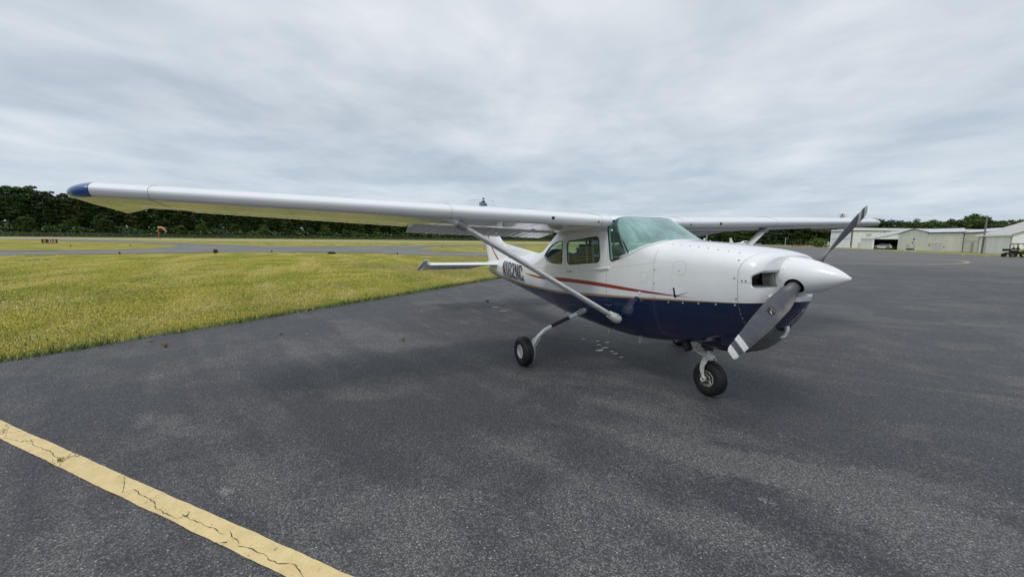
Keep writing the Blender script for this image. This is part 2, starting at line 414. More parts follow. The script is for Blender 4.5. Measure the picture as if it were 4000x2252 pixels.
bmc = B(); lathe(bmc, [(-.10, 0), (-.10, .150), (-.05, .172), (.3, .172), (.3, 0)], (.945, 0, 1.362), (1, 0, .03), 48); intake.append(obj('cut', bmc, M_void, flat=True))
fus = obj('fuselage', shell(), [M_fus, M_inner], AP)
sol = fus.modifiers.new('s', 'SOLIDIFY'); sol.thickness = .022; sol.offset = -1; sol.material_offset = 1; sol.use_even_offset = False
dg = bpy.context.evaluated_depsgraph_get(); me = bpy.data.meshes.new_from_object(fus.evaluated_get(dg)); fus.modifiers.clear(); fus.data = me
boolean(fus, cuts+intake); smooth(fus.data, 30)
def pane(name, cut, mat, label=None, inset=.006):
    o = obj(name, shell(inset), mat, AP)
    sol = o.modifiers.new('s', 'SOLIDIFY'); sol.thickness = .004; sol.offset = -1
    dg = bpy.context.evaluated_depsgraph_get(); me = bpy.data.meshes.new_from_object(o.evaluated_get(dg)); o.modifiers.clear(); o.data = me
    boolean(o, [cut], 'INTERSECT'); smooth(o.data, 30); return o
def split_sides(o, name):
    """one mesh per side"""
    for s in (-1, 1):
        bm = bmesh.new(); bm.from_mesh(o.data)
        dele = [f for f in bm.faces if f.calc_center_median().y*s < 0]
        bmesh.ops.delete(bm, geom=dele, context='FACES')
        q = obj(name, bm, M_glass, AP, 30)
    kill(o)
split_sides(pane('tmp', cuts[0], M_glass), 'door_window'); split_sides(pane('tmp', cuts[1], M_glass), 'side_window')
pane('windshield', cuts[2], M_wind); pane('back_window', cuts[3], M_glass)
for c in cuts+intake: kill(c)
def seal(poly, s, r=.006, closed=True, mat=M_dark, off=.002, name='window_seal'):
    P = [(x, s*(half(x, z)+off), z) for x, z in poly]
    if closed: P.append(P[0])
    bm = B(); tube(bm, P, r, 8); return obj(name, bm, mat, AP)
for s in (-1, 1):
    seal(DOORW, s); seal(REARW, s)
    seal(rounded([(-1.93, 1.665), (-1.075, 1.742), (-1.03, 1.34), (-1.89, 1.255)], .09), s, .004, True, M_white, 0., 'window_frame')
    side = [(-.905, 1.90), (-.955, 1.80)] + rounded([(-.955, 1.80), (-.862, 1.395), (-.69, 1.447)], .05)[6:12] + [(-.69, 1.447), (-.55, 1.505)]
    seal(side, s, .008)
    inn = [(-.925, 1.79), (-.83, 1.43)]
    bm = B(); P = [(x, s*(half(x, z)-.012), z) for x, z in [(-.89, 1.90), (-.935, 1.79), (-.90, 1.66), (-.868, 1.52), (-.838, 1.425)]]
    tube(bm, P, .016, 8, flat=.35); obj('windshield_edge', bm, M_edge, AP)
# riveted strip along the windshield base
bm = B()
for s in (-1, 1):
    P = []
    for i in range(30):
        t = i/29; x = -.70+.52*t; z = float(np.interp(x, [-.70, -.55, -.42, -.31, -.22, -.18], [1.440, 1.498, 1.551, 1.593, 1.628, 1.648])); P.append((x, s*(half(x, z)+.0015), z))
    tube(bm, P, .020, 6, flat=.22, up=(0, 0, 1))
    for p in P: lathe(bm, [(0, .0045), (.003, .003), (.0035, 0)], (p[0], p[1]+s*.003, p[2]-.006), (0, s, .5), 6)
obj('windshield_strip', bm, M_white, AP)

# ---- lower cowl (chin) under the spinner
def chin():
    bm = B(); R = []
    data = [(1.264, .895), (1.255, .925), (1.235, .945), (1.212, .975), (1.198, 1.060), (1.190, 1.090), (1.15, 1.085), (1.09, 1.062), (1.03, 1.022), (.97, .975), (.91, .945), (.85, .918), (.79, .865), (.74, .800), (.70, .72), (.675, .62)]
    for z, xf in data:
        b_ = half(.80, z)*.995+(.012 if z < 1.24 else .004) if z > 1.18 else half(.55+.25*max(0, min(1, (z-1.0)/.18)), z)*.985 if z > .76 else half(.55, max(z, .70))*.93; a = xf-.30; r = []
        for i in range(41):
            t = PI*(i/40-.5); c, s = math.cos(t), math.sin(t); n = 2.15
            r.append((.30+a*abs(c)**(2/n), b_*math.copysign(abs(s)**(2/n), s)*(1 if True else 1), z))
        R.append(r)
    skin(bm, R, False, False, close=False)
    # lids
    for r in (R[0], R[-1]): bm.faces.new([bm.verts.new(p) for p in r])
    bmesh.ops.recalc_face_normals(bm, faces=bm.faces); return bm
ch = obj('lower_cowl', chin(), M_fus, AP)
cc = []
bm = B(); lathe(bm, [(-.06, 0), (-.06, .052), (.2, .052), (.2, 0)], (.985, .055, 1.035), (.93, .10, -.30)); cc.append(obj('cut', bm, M_void, flat=True))
bm = B(); prism(bm, rounded([(-.16, .905), (.16, .905), (.13, .80), (-.13, .80)], .03), 'x', .70, 1.2); cc.append(obj('cut', bm, M_void, flat=True))
bm = B(); prism(bm, rounded([(-.005, 1.222), (.085, 1.222), (.085, 1.196), (-.005, 1.196)], .006), 'x', 1.0, 1.2); cc.append(obj('cut', bm, M_void, flat=True))
boolean(ch, cc)
for c in cc: kill(c)
smooth(ch.data, 35)
bm = B(); lathe(bm, [(0, 0), (0, .05), (.02, .05), (.026, 0)], (.952, .052, 1.046), (.93, .10, -.30)); obj('landing_light', bm, M_clear, AP)
bm = B(); box(bm, (.74, 0, .86), (.02, .30, .12), mi=0); box(bm, (.60, 0, 1.30), (.30, .60, .30), mi=0); obj('cowl_dark_box', bm, M_void, AP, flat=True)  # black boxes added inside the cowl so its openings look shaded
bm = B()
for s in (-1, 1):
    for k in range(3): lathe(bm, [(0, .05), (.16, .05), (.16, 0)], (.755, s*(.22+.05*k), 1.33), (0, 0, 1), 12)
    for k in range(8): lathe(bm, [(0, .058), (.004, .058)], (.765, s*.27, 1.28+.018*k), (0, 0, 1), 16)
obj('engine_cylinder', bm, material('engine_metal', (.05, .05, .05), .5, .5), AP)
# scoop tray and duct below the chin
M_scoop = material('scoop_aluminium_grey', (.16, .165, .16), .4, .3, .2, worn(.25, 12))
bm = B(); R = []
for x, zt, zb, w in ((.48, .78, .60, .23), (.60, .80, .600, .235), (.70, .83, .615, .22), (.78, .86, .655, .20), (.85, .885, .715, .175), (.905, .905, .80, .145), (.93, .91, .86, .11)):
    R.append([(x, w*math.cos(a), (zt if math.sin(a) >= 0 else zt+(zt-zb)*math.sin(a))) for a in (PI+PI*i/24 for i in range(25))])
skin(bm, R, False, False, close=False); obj('air_scoop', bm, M_scoop, AP)
bm = B(); prism(bm, [(.74, .86), (.90, .905), (.925, .87), (.90, .83), (.80, .76)], 'y', -.10, .10); obj('scoop_duct', bm, M_void, AP)
bm = B(); R = []
for x, zt, zb in ((.50, .84, .645), (.66, .86, .655), (.775, .90, .70), (.80, .91, .78)): R.append([(x, -.20, zb), (x, -.245+.06*(x-.5), zb+.02), (x, -.25+.05*(x-.5), zt), (x, -.20, zt)])
skin(bm, R); obj('cowl_flap', bm, M_blue, AP)
bm = B(); prism(bm, [(.905, .912), (.935, .905), (.938, .86), (.915, .80), (.905, .80)], 'y', .035, .075); obj('scoop_bracket', bm, M_white, AP, flat=True)
bm = B(); tube(bm, [(.915, .05, .80), (.86, -.06, .79), (.80, -.14, .775)], .008, 8); obj('scoop_rod', bm, M_white, AP)
bm = B(); lathe(bm, [(-.16, 0), (-.16, .148), (-.10, .150), (-.09, .156), (-.055, .157), (-.05, .150), (-.03, .150), (-.03, 0)], (.945, 0, 1.362), (1, 0, .03), 48); obj('spinner_backplate', bm, material('cream_grey_paint', (.50, .49, .45), .45, 0, .2, worn(.2, 20)), AP, 30)
# ---- nose gear bay fairing and belly bits
bm = B(); R = []
for x, w, zb in ((-.02, .10, .60), (.10, .15, .535), (.30, .17, .53), (.55, .15, .555), (.70, .10, .62)):
    R.append([(x, w*math.cos(a), .66+(.66-zb if math.sin(a) < 0 else .06)*math.sin(a)) for a in (2*PI*i/20 for i in range(20))])
skin(bm, R); obj('nose_gear_bay', bm, material('belly_black', (.010, .012, .020), .35, 0, .3, worn(.3, 8)), AP)
bm = B(); tube(bm, [(-.10, -.10, .60), (-.02, -.12, .52), (.02, -.13, .47)], [.045, .045, .043], 16, False); tube(bm, [(-.09, -.10, .59), (.02, -.13, .471)], .038, 16); obj('exhaust_pipe', bm, material('sooty_steel', (.05, .045, .04), .6, .6, 0, worn(.4, 30)), AP)

# ---- spinner and propeller
SPC = Vector((.945, 0, 1.362)); AX = Vector((1, 0, .030)).normalized()
prof = [(-.035, 0), (-.035, .150), (-.03, .158), (0, .160), (.004, .164)]
for i in range(26):
    t = i/25; prof.append((.006+.455*t, .167*(1-t**1.75)**.80 if t < 1 else 0))
prof[-1] = (.4615, 0); prof[-2] = (.4585, .010)
bm = B(); lathe(bm, prof, SPC, AX, 56); sp = obj('spinner', bm, M_white, AP, 40)
# two holes for the blade shanks, cut through a thin rim
TH = .965; PX = Vector((1.058, 0, 1.3655))
def bdir(k):
    t = TH+k*PI; return Vector((0, -math.sin(t), -math.cos(t)))
hc = []
for k in (0, 1):
    bm = B(); tube(bm, [PX+bdir(k)*.08, PX+bdir(k)*.30], .074, 28); hc.append(obj('cut', bm, M_void, flat=True))
sp.data.materials.append(M_void)
boolean(sp, hc); smooth(sp.data, 40)
for c in hc: kill(c)
for f in sp.data.polygons:
    c = Vector(f.center)
    rel = c-SPC; r = (rel-AX*rel.dot(AX)).length; h = rel.dot(AX)
    if .03 < h < .22 and r < .125: f.material_index = 1
bm = B()
for k in range(10):
    a = 2*PI*(k+.35)/10
    d = Vector((0, math.cos(a), math.sin(a))); lathe(bm, [(0, .0065), (.002, .006), (.0035, 0)], SPC+AX*.025+d*.1655, d, 8)
obj('spinner_screws', bm, M_chrome, sp)
def prop_build(nb, b):
    g = nb.new('ShaderNodeAttribute', attribute_name='span').outputs['Fac']; o = nb.obj()
    n = nb.noise(o, 9, 6, .7); n2 = nb.noise(o, 60, 3, .6)
    c = nb.mix(nb.sm(n, .3, .75), (.060, .064, .076), (.098, .102, .114))
    c = nb.mix(nb.mul(nb.gt(n2, .70), .35), c, (.22, .21, .2))
    ch = nb.new('ShaderNodeAttribute', attribute_name='chord').outputs['Fac']
    wear = nb.mul(nb.sm(nb.add(ch, nb.mul(nb.sub(n, .5), .5)), .62, .98), nb.mul(nb.sm(g, .20, .26), nb.sm(g, .52, .38)))
    c = nb.mix(nb.mul(wear, .7), c, (.30, .25, .20))
    c = nb.mix(nb.mul(nb.gt(ch, .965), nb.gt(g, .25)), c, (.25, .24, .23))
    wh = nb.m('MAXIMUM', nb.gt(g, .945), nb.band(g, .835, .89))
    c = nb.mix(wh, c, (.70, .70, .70))
    nb.put(b.inputs['Base Color'], c)
M_prop = material('grey_propeller_paint', (.09, .09, .1), .42, 0, .12, prop_build)
def blade(k):
    D = bdir(k); T = D.cross(Vector((1, 0, 0))).normalized()   # direction of motion
    if k == 0 and T.z > 0: T = -T
    if k == 1: T = -(bdir(0).cross(Vector((1, 0, 0))).normalized()) if (bdir(0).cross(Vector((1, 0, 0))).normalized()).z < 0 else bdir(0).cross(Vector((1, 0, 0))).normalized()
    RR = 1.04; bm = B(); lay = bm.verts.layers.float.new('span'); lc = bm.verts.layers.float.new('chord'); rings = []
    n = 44
    for i in range(n+1):
        r = .10+(RR-.10)*i/n; q = r/RR
        ch = float(np.interp(q, [0, .17, .24, .34, .50, .66, .82, .93, 1], [.10, .105, .142, .176, .182, .170, .146, .128, .112]))
        th = float(np.interp(q, [0, .17, .24, .34, .55, 1], [.095, .088, .050, .030, .018, .007]))
        beta = math.radians(float(np.interp(q, [0, .2, .35, .5, .75, 1], [52, 46, 37, 29, 20, 13])))
        if q > .975: ch *= (1-.28*((q-.975)/.025)**2)
        C = PX+D*r; cv = math.cos(beta)*T+math.sin(beta)*Vector((1, 0, 0)); nv = -math.sin(beta)*T+math.cos(beta)*Vector((1, 0, 0))
        ringv = []
        e = float(np.interp(q, [0, .18, .30], [1, 1, 0]))
        for j in range(28):
            a = 2*PI*j/28; u = math.cos(a); v_ = math.sin(a)
            ty = v_*(.5 if v_ > 0 else .5)*th*(1 if e > .5 else 1)
            prof_ = (1-e)*(.35+.65*((1+u)/2)**.5)+e
            if v_ < 0: ty *= (1-e)*.35+e
            vv = bm.verts.new(C+cv*(u*ch/2+.01*(1-e))+nv*ty*prof_); vv[lay] = q; vv[lc] = (u+1)/2; ringv.append(vv)
        rings.append(ringv)
    for a, b2 in zip(rings, rings[1:]):
        for j in range(28): bm.faces.new((a[j], a[(j+1) % 28], b2[(j+1) % 28], b2[j]))
    bm.faces.new(rings[-1]); bm.faces.new(rings[0][::-1]); bmesh.ops.recalc_face_normals(bm, faces=bm.faces)
    o = obj('propeller_blade', bm, M_prop, AP, 50)
    return o, D, T
for k in (0, 1):
    bo, D, T = blade(k)
    bm = B(); tube(bm, [PX+D*.10, PX+D*.145], .054, 24); obj('blade_boot', bm, M_black, bo)
    if k == 0:
        q = .47; beta = math.radians(31); C = PX+D*(q*1.04); cv = math.cos(beta)*T+math.sin(beta)*Vector((1, 0, 0)); nv = -math.sin(beta)*T+math.cos(beta)*Vector((1, 0, 0))
        c0 = C+nv*.0125
        Md = Matrix((cv, D, nv)).transposed().to_4x4()
        def dec(pts, h, mat, name, par):
            bm = B(); bm.faces.new([bm.verts.new(c0+cv*a+D*b_+nv*h) for a, b_ in pts]); return obj(name, bm, mat, par, flat=True)
        disc = dec([(.034*math.cos(2*PI*i/32), .034*math.sin(2*PI*i/32)) for i in range(32)], .0, M_black, 'round_decal', bo)
        # emblem: white winged mark with a red arc, name lettered beside it
        def seg(a, b_, w):
            a, b_ = Vector(a), Vector(b_); d = (b_-a).normalized(); n_ = Vector((-d.y, d.x))*w; return [a+n_, a-n_, b_-n_, b_+n_]
        Mw = material('decal_white', (.75, .75, .75), .4)
        Mr = material('decal_red', (.45, .05, .03), .4)
        for i, (a, b_, w) in enumerate((((-.003, .006), (.016, .020), .0028), ((.012, .004), (-.006, .014), .0024), ((.004, .012), (.020, .008), .0022))):
            dec([tuple(p) for p in seg(a, b_, w)], .0006, Mw, 'decal_emblem', disc) if False else None
        bm = B()
        for a, b_, w in (((-.010, .004), (.010, .014), .0022), ((.010, .014), (-.004, .024), .0020), ((.010, .014), (.018, .024), .0018)):
            bm.faces.new([bm.verts.new(c0+cv*p[0]+D*p[1]+nv*.0006) for p in seg(a, b_, w)])
        ap = [(.0, .012)]
        obj('decal_emblem', bm, Mw, bo, flat=True)
        bm = B(); A = [(-.004+.014*math.cos(t), .012+.012*math.sin(t)) for t in np.linspace(2.3, 4.6, 9)]; A2 = [(-.004+.0115*math.cos(t), .012+.0095*math.sin(t)) for t in np.linspace(4.6, 2.3, 9)]
        bm.faces.new([bm.verts.new(c0+cv*p[0]+D*p[1]+nv*.0006) for p in A+A2]); obj('decal_arc', bm, Mr, bo, flat=True)
        cu = bpy.data.curves.new('t', 'FONT'); cu.body = 'McCAULEY'; cu.size = .0105; cu.align_x = 'CENTER'
        to = bpy.data.objects.new('t', cu); link(to); dg = bpy.context.evaluated_depsgraph_get(); dg.update(); tm = bpy.data.meshes.new_from_object(to.evaluated_get(dg)); bpy.data.objects.remove(to)
        for v in tm.vertices: v.co = c0+cv*(v.co.x*1.0)+D*(-.012-v.co.y)+nv*.0006
        tm.materials.append(Mw); t2 = bpy.data.objects.new('decal_lettering', tm); link(t2); t2.parent = bo

# ---- wings
def airfoil(n=28, t=.12, m=.02, p=.4):
    xs = [.5*(1-math.cos(PI*i/n)) for i in range(n+1)]
    if n == 28: xs = sorted(xs+[.006, .0015, .018, .04, .052, .06])
    def th(x): return 5*t*(.2969*math.sqrt(x)-.126*x-.3516*x*x+.2843*x**3-.1036*x**4)
    def cb(x): return m/p**2*(2*p*x-x*x) if x < p else m/(1-p)**2*((1-2*p)+2*p*x-x*x)
    def low(x):
        if t != .12 or n != 28: return cb(x)-th(x)
        k = -.048*math.sqrt(max(0, 1-(1-min(1, x/.055))**2)); return k if x < .36 else k*(1-((x-.36)/.64)**1.25*.99)
    up = [(x, cb(x)+th(x)) for x in xs[::-1]]; lo = [(x, low(x)) for x in xs[1:]]
    return up+lo
AF = airfoil()
def wing_at(y):
    """leading edge x, z, chord, incidence at span station |y|; s = side"""
    a = abs(y)
    xle = -.90+.022*max(0, a-.6); z = 1.882+.0245*a+.006*y
    ch = 1.60 if a < 2.6 else 1.60-.47*(a-2.6)/2.67
    inc = math.radians(4.7-.7*min(1, a/5.3))
    return xle, z, ch, inc
def wpt(y, u, v, k=1., yy=None, dz=0., dx=0.):
    xle, z, ch, inc = wing_at(y)
    X, Z = u*ch, v*ch*k
    return (xle+dx-(X*math.cos(inc)+Z*math.sin(inc)), yy if yy is not None else y, z+dz-X*math.sin(inc)+Z*math.cos(inc))
def cut_af(u1):
    up = [(u, v) for u, v in AF if u <= u1]
    # interpolate ends at u1
    n = len(AF)//2
    uu = [p for p in AF[:n+1]][::-1]; ll = AF[n:]
    vu = float(np.interp(u1, [p[0] for p in uu], [p[1] for p in uu])); vl = float(np.interp(u1, [p[0] for p in ll], [p[1] for p in ll]))
    return [(u1, vu)] + up + [(u1, vl)]
def wing(s):
    bm = B(); cf = cut_af(.70); N = len(cf)
    # full section resampled to same count is not needed: inner part, main part and outer part are skinned apart
    def part(ys, sec, kf=None):
        R = [[wpt(s*y, u, v, 1. if kf is None else kf(y)[0], dx=0 if kf is None else kf(y)[1]) for u, v in sec] for y in ys]; skin(bm, R)
    def root(y):
        t = max(0, min(1, (y-.45)/.10)); q = math.sqrt(max(0, 1-(1-t)**2)); return (.55+.45*q, -.09*(1-q))
    part([.45, .458, .468, .482, .50, .52, .55, .60, .66], AF, root)
    part([.66, 1.2, 1.8, 2.4, 2.6, 3.2, 3.9, 4.6, 4.93], cf)
    part([4.93, 5.0, 5.1, 5.18, 5.262], AF)
    o = obj('wing', bm, M_wing, AP, 30)
    # moving surfaces with pressed beads
    def surf(name, y0, y1, u0, droop, beads, mat=M_wing, drop=0.):
        bm = B(); R = []; ny = int((y1-y0)/.0115)
        for i in range(ny+1):
            y = y0+(y1-y0)*i/ny; sec = []
            n = len(AF)//2; uu = AF[:n+1][::-1]; ll = AF[n:]
            us = [1, .985, .94, .9, .85, .8, .76, .73, .71, u0]; us = [u for u in us if u >= u0]
            bead = max(0, math.sin(2*PI*(y-y0)/.118))**2*.0045 if beads else 0
            for u in us: sec.append((u, float(np.interp(u, [p[0] for p in uu], [p[1] for p in uu]))+(bead/1.5 if .75 < u < .99 else 0)))
            # rounded nose
            vu, vl = sec[-1][1], float(np.interp(u0, [p[0] for p in ll], [p[1] for p in ll])); c = (vu+vl)/2; r = (vu-vl)/2
            for t in (60, 20, -20, -60): sec.append((u0-.5*r*math.cos(math.radians(t)), c+r*math.sin(math.radians(t))))
            for u in us[::-1]: sec.append((u, float(np.interp(u, [p[0] for p in ll], [p[1] for p in ll]))-(bead/1.5 if .75 < u < .99 else 0)-.0015))
            cd, sn = math.cos(droop), math.sin(droop); P = []
            for u, v in sec:
                du, dv = u-u0, v-c; P.append(wpt(s*y, u0+du*cd+dv*sn, c-du*sn+dv*cd-drop))
            R.append(P)
        skin(bm, R); return obj(name, bm, mat, o, 28)
    surf('flap', .68, 2.74, .712, math.radians(9), True, drop=.012)
    surf('aileron', 2.76, 4.90, .735, math.radians(1.5 if s < 0 else -1), True)
    # tip cap
    bm = B(); R = []
    for i in range(15):
        t = i/14; q = math.sqrt(max(0, 1-t**2.2)); yy = 5.266+.20*t
        k = .12+.88*q; P = []
        for u, v in AF:
            xl = .30*(1-q)                                    # leading edge sweeps back
            uu = u; sh = -.10*t**1.3*(.2+u) if True else 0
            base = wpt(s*5.262, uu, v*k, 1., yy=s*yy)
            x0 = wpt(s*5.262, 0, 0)[0]
            frac = u
            x = x0-(x0-base[0])*(1-xl/1.14)-xl - (.10*t*u)
            P.append((x, s*yy, base[2]-.026*t-.024*t*u**1.5))
        R.append(P)
    skin(bm, R)
    def tipb(nb, b):
        x, y, z = nb.xyz(nb.obj()); n = nb.noise(nb.obj(), 3, 4)
        if s < 0: mask = nb.gt(nb.add(x, nb.mul(nb.sub(z, 1.98), 3.0)), -1.06)
        else: mask = nb.gt(y, 5.40)
        c = nb.mix(mask, WHITE, (.012, .085, .27))
        nb.put(b.inputs['Base Color'], c); nb.put(b.inputs['Roughness'], nb.sm(n, .3, .7, .2, .35))
    obj('wing_tip', bm, material('wing_tip_paint', WHITE, .25, 0, .9, tipb), o, 40)
    # tip light
    xle, z, ch_, inc = wing_at(s*5.3)
    bm = B(); lathe(bm, [(-.03, 0), (-.03, .010), (0, .018), (.02, .017), (.035, .008), (.038, 0)], (xle-.30, s*5.47, z-.045), (1, s*.15, 0), 14); obj('tip_light', bm, M_clear, o)
    # strut
    lo = Vector((-.703, s*.548, .712)); hi = Vector((-1.0, s*2.452, 1.826+.006*s*2.4))
    bm = B(); tube(bm, [lo, hi], .058, 24, up=(1, 0, 0), flat=.50); obj('wing_strut', bm, material('strut_paint', (.62, .62, .61), .45, 0, .2, worn(.15, 14)), o)
    d = (hi-lo).normalized(); zw = wpt(s*2.452, .065, -.048)[2]; pt = hi+d*((zw-hi.z)/d.z)
    bm = B(); tube(bm, [lo-d*.055, lo-d*.045, lo-d*.02, lo+d*.03, lo+d*.075, lo+d*.12], [.02, .048, .072, .078, .070, .058], 20, up=(1, 0, 0), flat=.72)
    obj('strut_cuff', bm, material('chipped_white_paint', (.62, .62, .60), .4, 0, .4, lambda nb, b: nb.put(b.inputs['Base Color'], nb.mix(nb.gt(nb.noise(nb.obj(), 14, 4, .6), .60), (.66, .66, .64), (.34, .34, .33)))), o)
    bm = B(); tube(bm, [hi-d*.11, hi-d*.05, hi+d*.0], [.060, .068, .080], 20, up=(1, 0, 0), flat=.62); obj('strut_cuff', bm, M_grey, o)
    bm = B(); tube(bm, [hi, pt+d*.01], .062, 20, up=(1, 0, 0), flat=.6); lathe(bm, [(0, .10), (.004, .10), (.008, .07), (.009, 0)], pt+Vector((0, 0, .002)), (0, 0, -1), 24); obj('strut_fairing_plate', bm, M_wing, o)
    # leading-edge seams, vents, drains
    bm = B()
    for yy in (.66, 2.55, 4.93):
        P = [wpt(s*yy, u, v*1.0+(.0006 if v > 0 else -.0006)) for u, v in AF if u < .45]; tube(bm, P, .0016, 4)
    for yy in (1.0, 1.5, 2.0, 3.0, 3.5, 4.0, 4.5):
        P = [wpt(s*yy, u, v-.0004) for u, v in AF if .03 < u < .68 and v < 0.0]; tube(bm, P, .0010, 4)
    obj('skin_seam', bm, M_grey, o)
    bm = B()
    for yy, rr, zo in ((.72, .012, -.025), (1.36, .021, -.012)) if s < 0 else ((.80, .012, -.03), (1.36, .021, -.02)):
        x, y_, z_ = wpt(s*yy, 0, 0); a = [(y_-rr*1.1, z_+zo+rr*.7), (y_+rr*1.1, z_+zo+rr*.7), (y_+rr*.75, z_+zo-rr*.4), (y_, z_+zo-rr), (y_-rr*.75, z_+zo-rr*.4)]
        prism(bm, a, 'x', x-.03, x+.0018+(.0 if zo > -.02 else -.001))
    obj('leading_edge_port', bm, M_void, o, flat=True)
    if s < 0:
        bm = B(); prism(bm, [(-1.60, 1.872), (-1.72, 1.872), (-1.70, 1.76), (-1.66, 1.745), (-1.62, 1.77)], 'y', -1.222, -1.206); obj('fuel_vent_blade', bm, M_wing, o)
        bm = B(); tube(bm, [(-1.34, -1.1, 1.87), (-1.335, -1.1, 1.815)], .007, 8); obj('vent_tube', bm, M_metal, o)
    else:
        bm = B(); tube(bm, [(-1.25, 2.9, 1.90), (-1.25, 2.9, 1.80), (-1.0, 2.9, 1.79)], .008, 8); obj('pitot_tube', bm, M_metal, o)
    bm = B();  box(bm, (-2.0, s*1.7, wpt(s*1.7, .67, -.03)[2]-.015), (.22, .03, .035), bev=.01); obj('flap_track', bm, M_wing, o)
    return o
wing(-1); wing(1)
# centre section roof between the wing roots
bm = B(); R = []
for y in np.linspace(-.44, .44, 9):
    R.append([(wpt(float(y), u, v)[0]-.01, float(y), wpt(float(y), u, v)[2]+.004) for u, v in AF if u > .10])
skin(bm, R); obj('roof_fairing', bm, M_white, AP)

# ---- tail
def plate(rings_, name, mat, par, ang=35):
    bm = B(); skin(bm, rings_); return obj(name, bm, mat, par, ang)
def sym(n=14, t=.09, u0=0., u1=1.):
    xs = [u0+(u1-u0)*.5*(1-math.cos(PI*i/n)) for i in range(n+1)]
    def th(x): return 5*t*(.2969*math.sqrt(x)-.126*x-.3516*x*x+.2843*x**3-.1036*x**4)
    return [(x, th(x)+.001) for x in xs[::-1]]+[(x, -th(x)-.001) for x in (xs[1:] if u0 == 0 else xs)]
def tri(pts, x): return float(np.interp(x, [p[0] for p in pts], [p[1] for p in pts]))
FLE = [(1.10, -5.10), (1.40, -5.25), (1.545, -5.34), (1.60, -5.50), (1.66, -5.62), (1.742, -5.745), (2.50, -6.55), (2.57, -6.66), (2.60, -6.80)]
FTE = [(.95, -6.40), (1.11, -6.40), (1.24, -6.467), (1.488, -6.576), (1.752, -6.70), (2.50, -7.10), (2.60, -7.13)]
FHG = [(1.00, -6.14), (1.11, -6.16), (2.35, -6.76), (2.60, -6.86)]
def fin_paint(nb, b):
    x, y, z = nb.xyz(nb.obj()); n = nb.noise(nb.obj(), 2.5, 5)
    base = nb.mix(nb.sm(n, .35, .75), WHITE, (.74, .745, .735))
    xr = nb.curve(z, [(1.1, -5.60), (1.19, -5.72), (1.37, -5.99), (1.58, -6.23), (1.763, -6.375), (2.6, -6.95)], 1.1, 2.6, -7.2, -5.4)
    w = nb.curve(z, [(1.1, .008), (1.19, .045), (1.5, .030), (1.763, .038), (2.6, .04)], 1.1, 2.6, 0., .1)
    c = nb.mix(nb.lt(nb.m('ABSOLUTE', nb.sub(x, xr)), w), base, (.34, .03, .024))
    c = nb.mix(nb.gt(z, 2.47), c, (.012, .03, .10))
    nb.put(b.inputs['Base Color'], c)
M_fin = material('fin_paint', WHITE, .3, 0, .5, fin_paint)
def fin_rings(a, b_, t, u0=0., u1=1.):
    R = []; sc = sym(14, t, u0, u1)
    for z in np.linspace(1.02, 2.60, 30):
        z = float(z); L, E, Hh = tri(FLE, z), tri(FTE, z), tri(FHG, z); k = 1. if z < 2.56 else .6
        R.append([(L-(L-E)*u, v*(L-E)*k, z) for u, v in sc])
    return R
fin = plate([[p for p in r] for r in [[(tri(FLE, z)-(tri(FLE, z)-tri(FHG, z))*u, v*.9*(1 if z < 2.56 else .6), z) for u, v in [(1, .040), (.8, .046), (.55, .047), (.3, .040), (.12, .028), (.03, .014), (0, 0), (.03, -.014), (.12, -.028), (.3, -.040), (.55, -.047), (.8, -.046), (1, -.040)]] for z in map(float, np.linspace(1.05, 2.60, 32))]], 'fin', M_fin, AP)
plate([[(tri(FHG, z)-.012-(tri(FHG, z)-.012-tri(FTE, z))*u, v*.9*(1 if z < 2.56 else .6), z) for u, v in [(1, .004), (.5, .020), (.1, .034), (0, .020), (0, -.020), (.1, -.034), (.5, -.020), (1, -.004)]] for z in map(float, np.linspace(1.06, 2.60, 32))], 'rudder', M_fin, fin)
# dorsal fillet
plate([[(x, y, z) for y, z in ((-.028, zt_-.20), (-.018, zt_-.07), (-.008, zt_-.012), (0, zt_), (.008, zt_-.012), (.018, zt_-.07), (.028, zt_-.20))] for x, zt_ in [(float(q), tri([(-5.5, 1.60), (-5.34, 1.548), (-4.5, 1.463), (-3.77, 1.392), (-3.6, 1.37)], float(q))) for q in np.linspace(-5.5, -3.62, 24)]], 'dorsal_fin', M_white, fin)
bm = B(); lathe(bm, [(0, .045), (.02, .045), (.03, .03), (.09, .028), (.105, 0)], (-6.80, 0, 2.595), (0, 0, 1), 16); obj('beacon', bm, material('beacon_glass', (.16, .15, .13), .15, 0, .5), fin)
bm = B()
for s in (-1, 1):
    P = [(-6.52, 0, 2.60), (-6.56, s*.10, 2.615), (-6.75, s*.26, 2.62), (-6.95, s*.34, 2.62)]; tube(bm, P, .006, 6)
obj('nav_antenna', bm, M_white, fin)
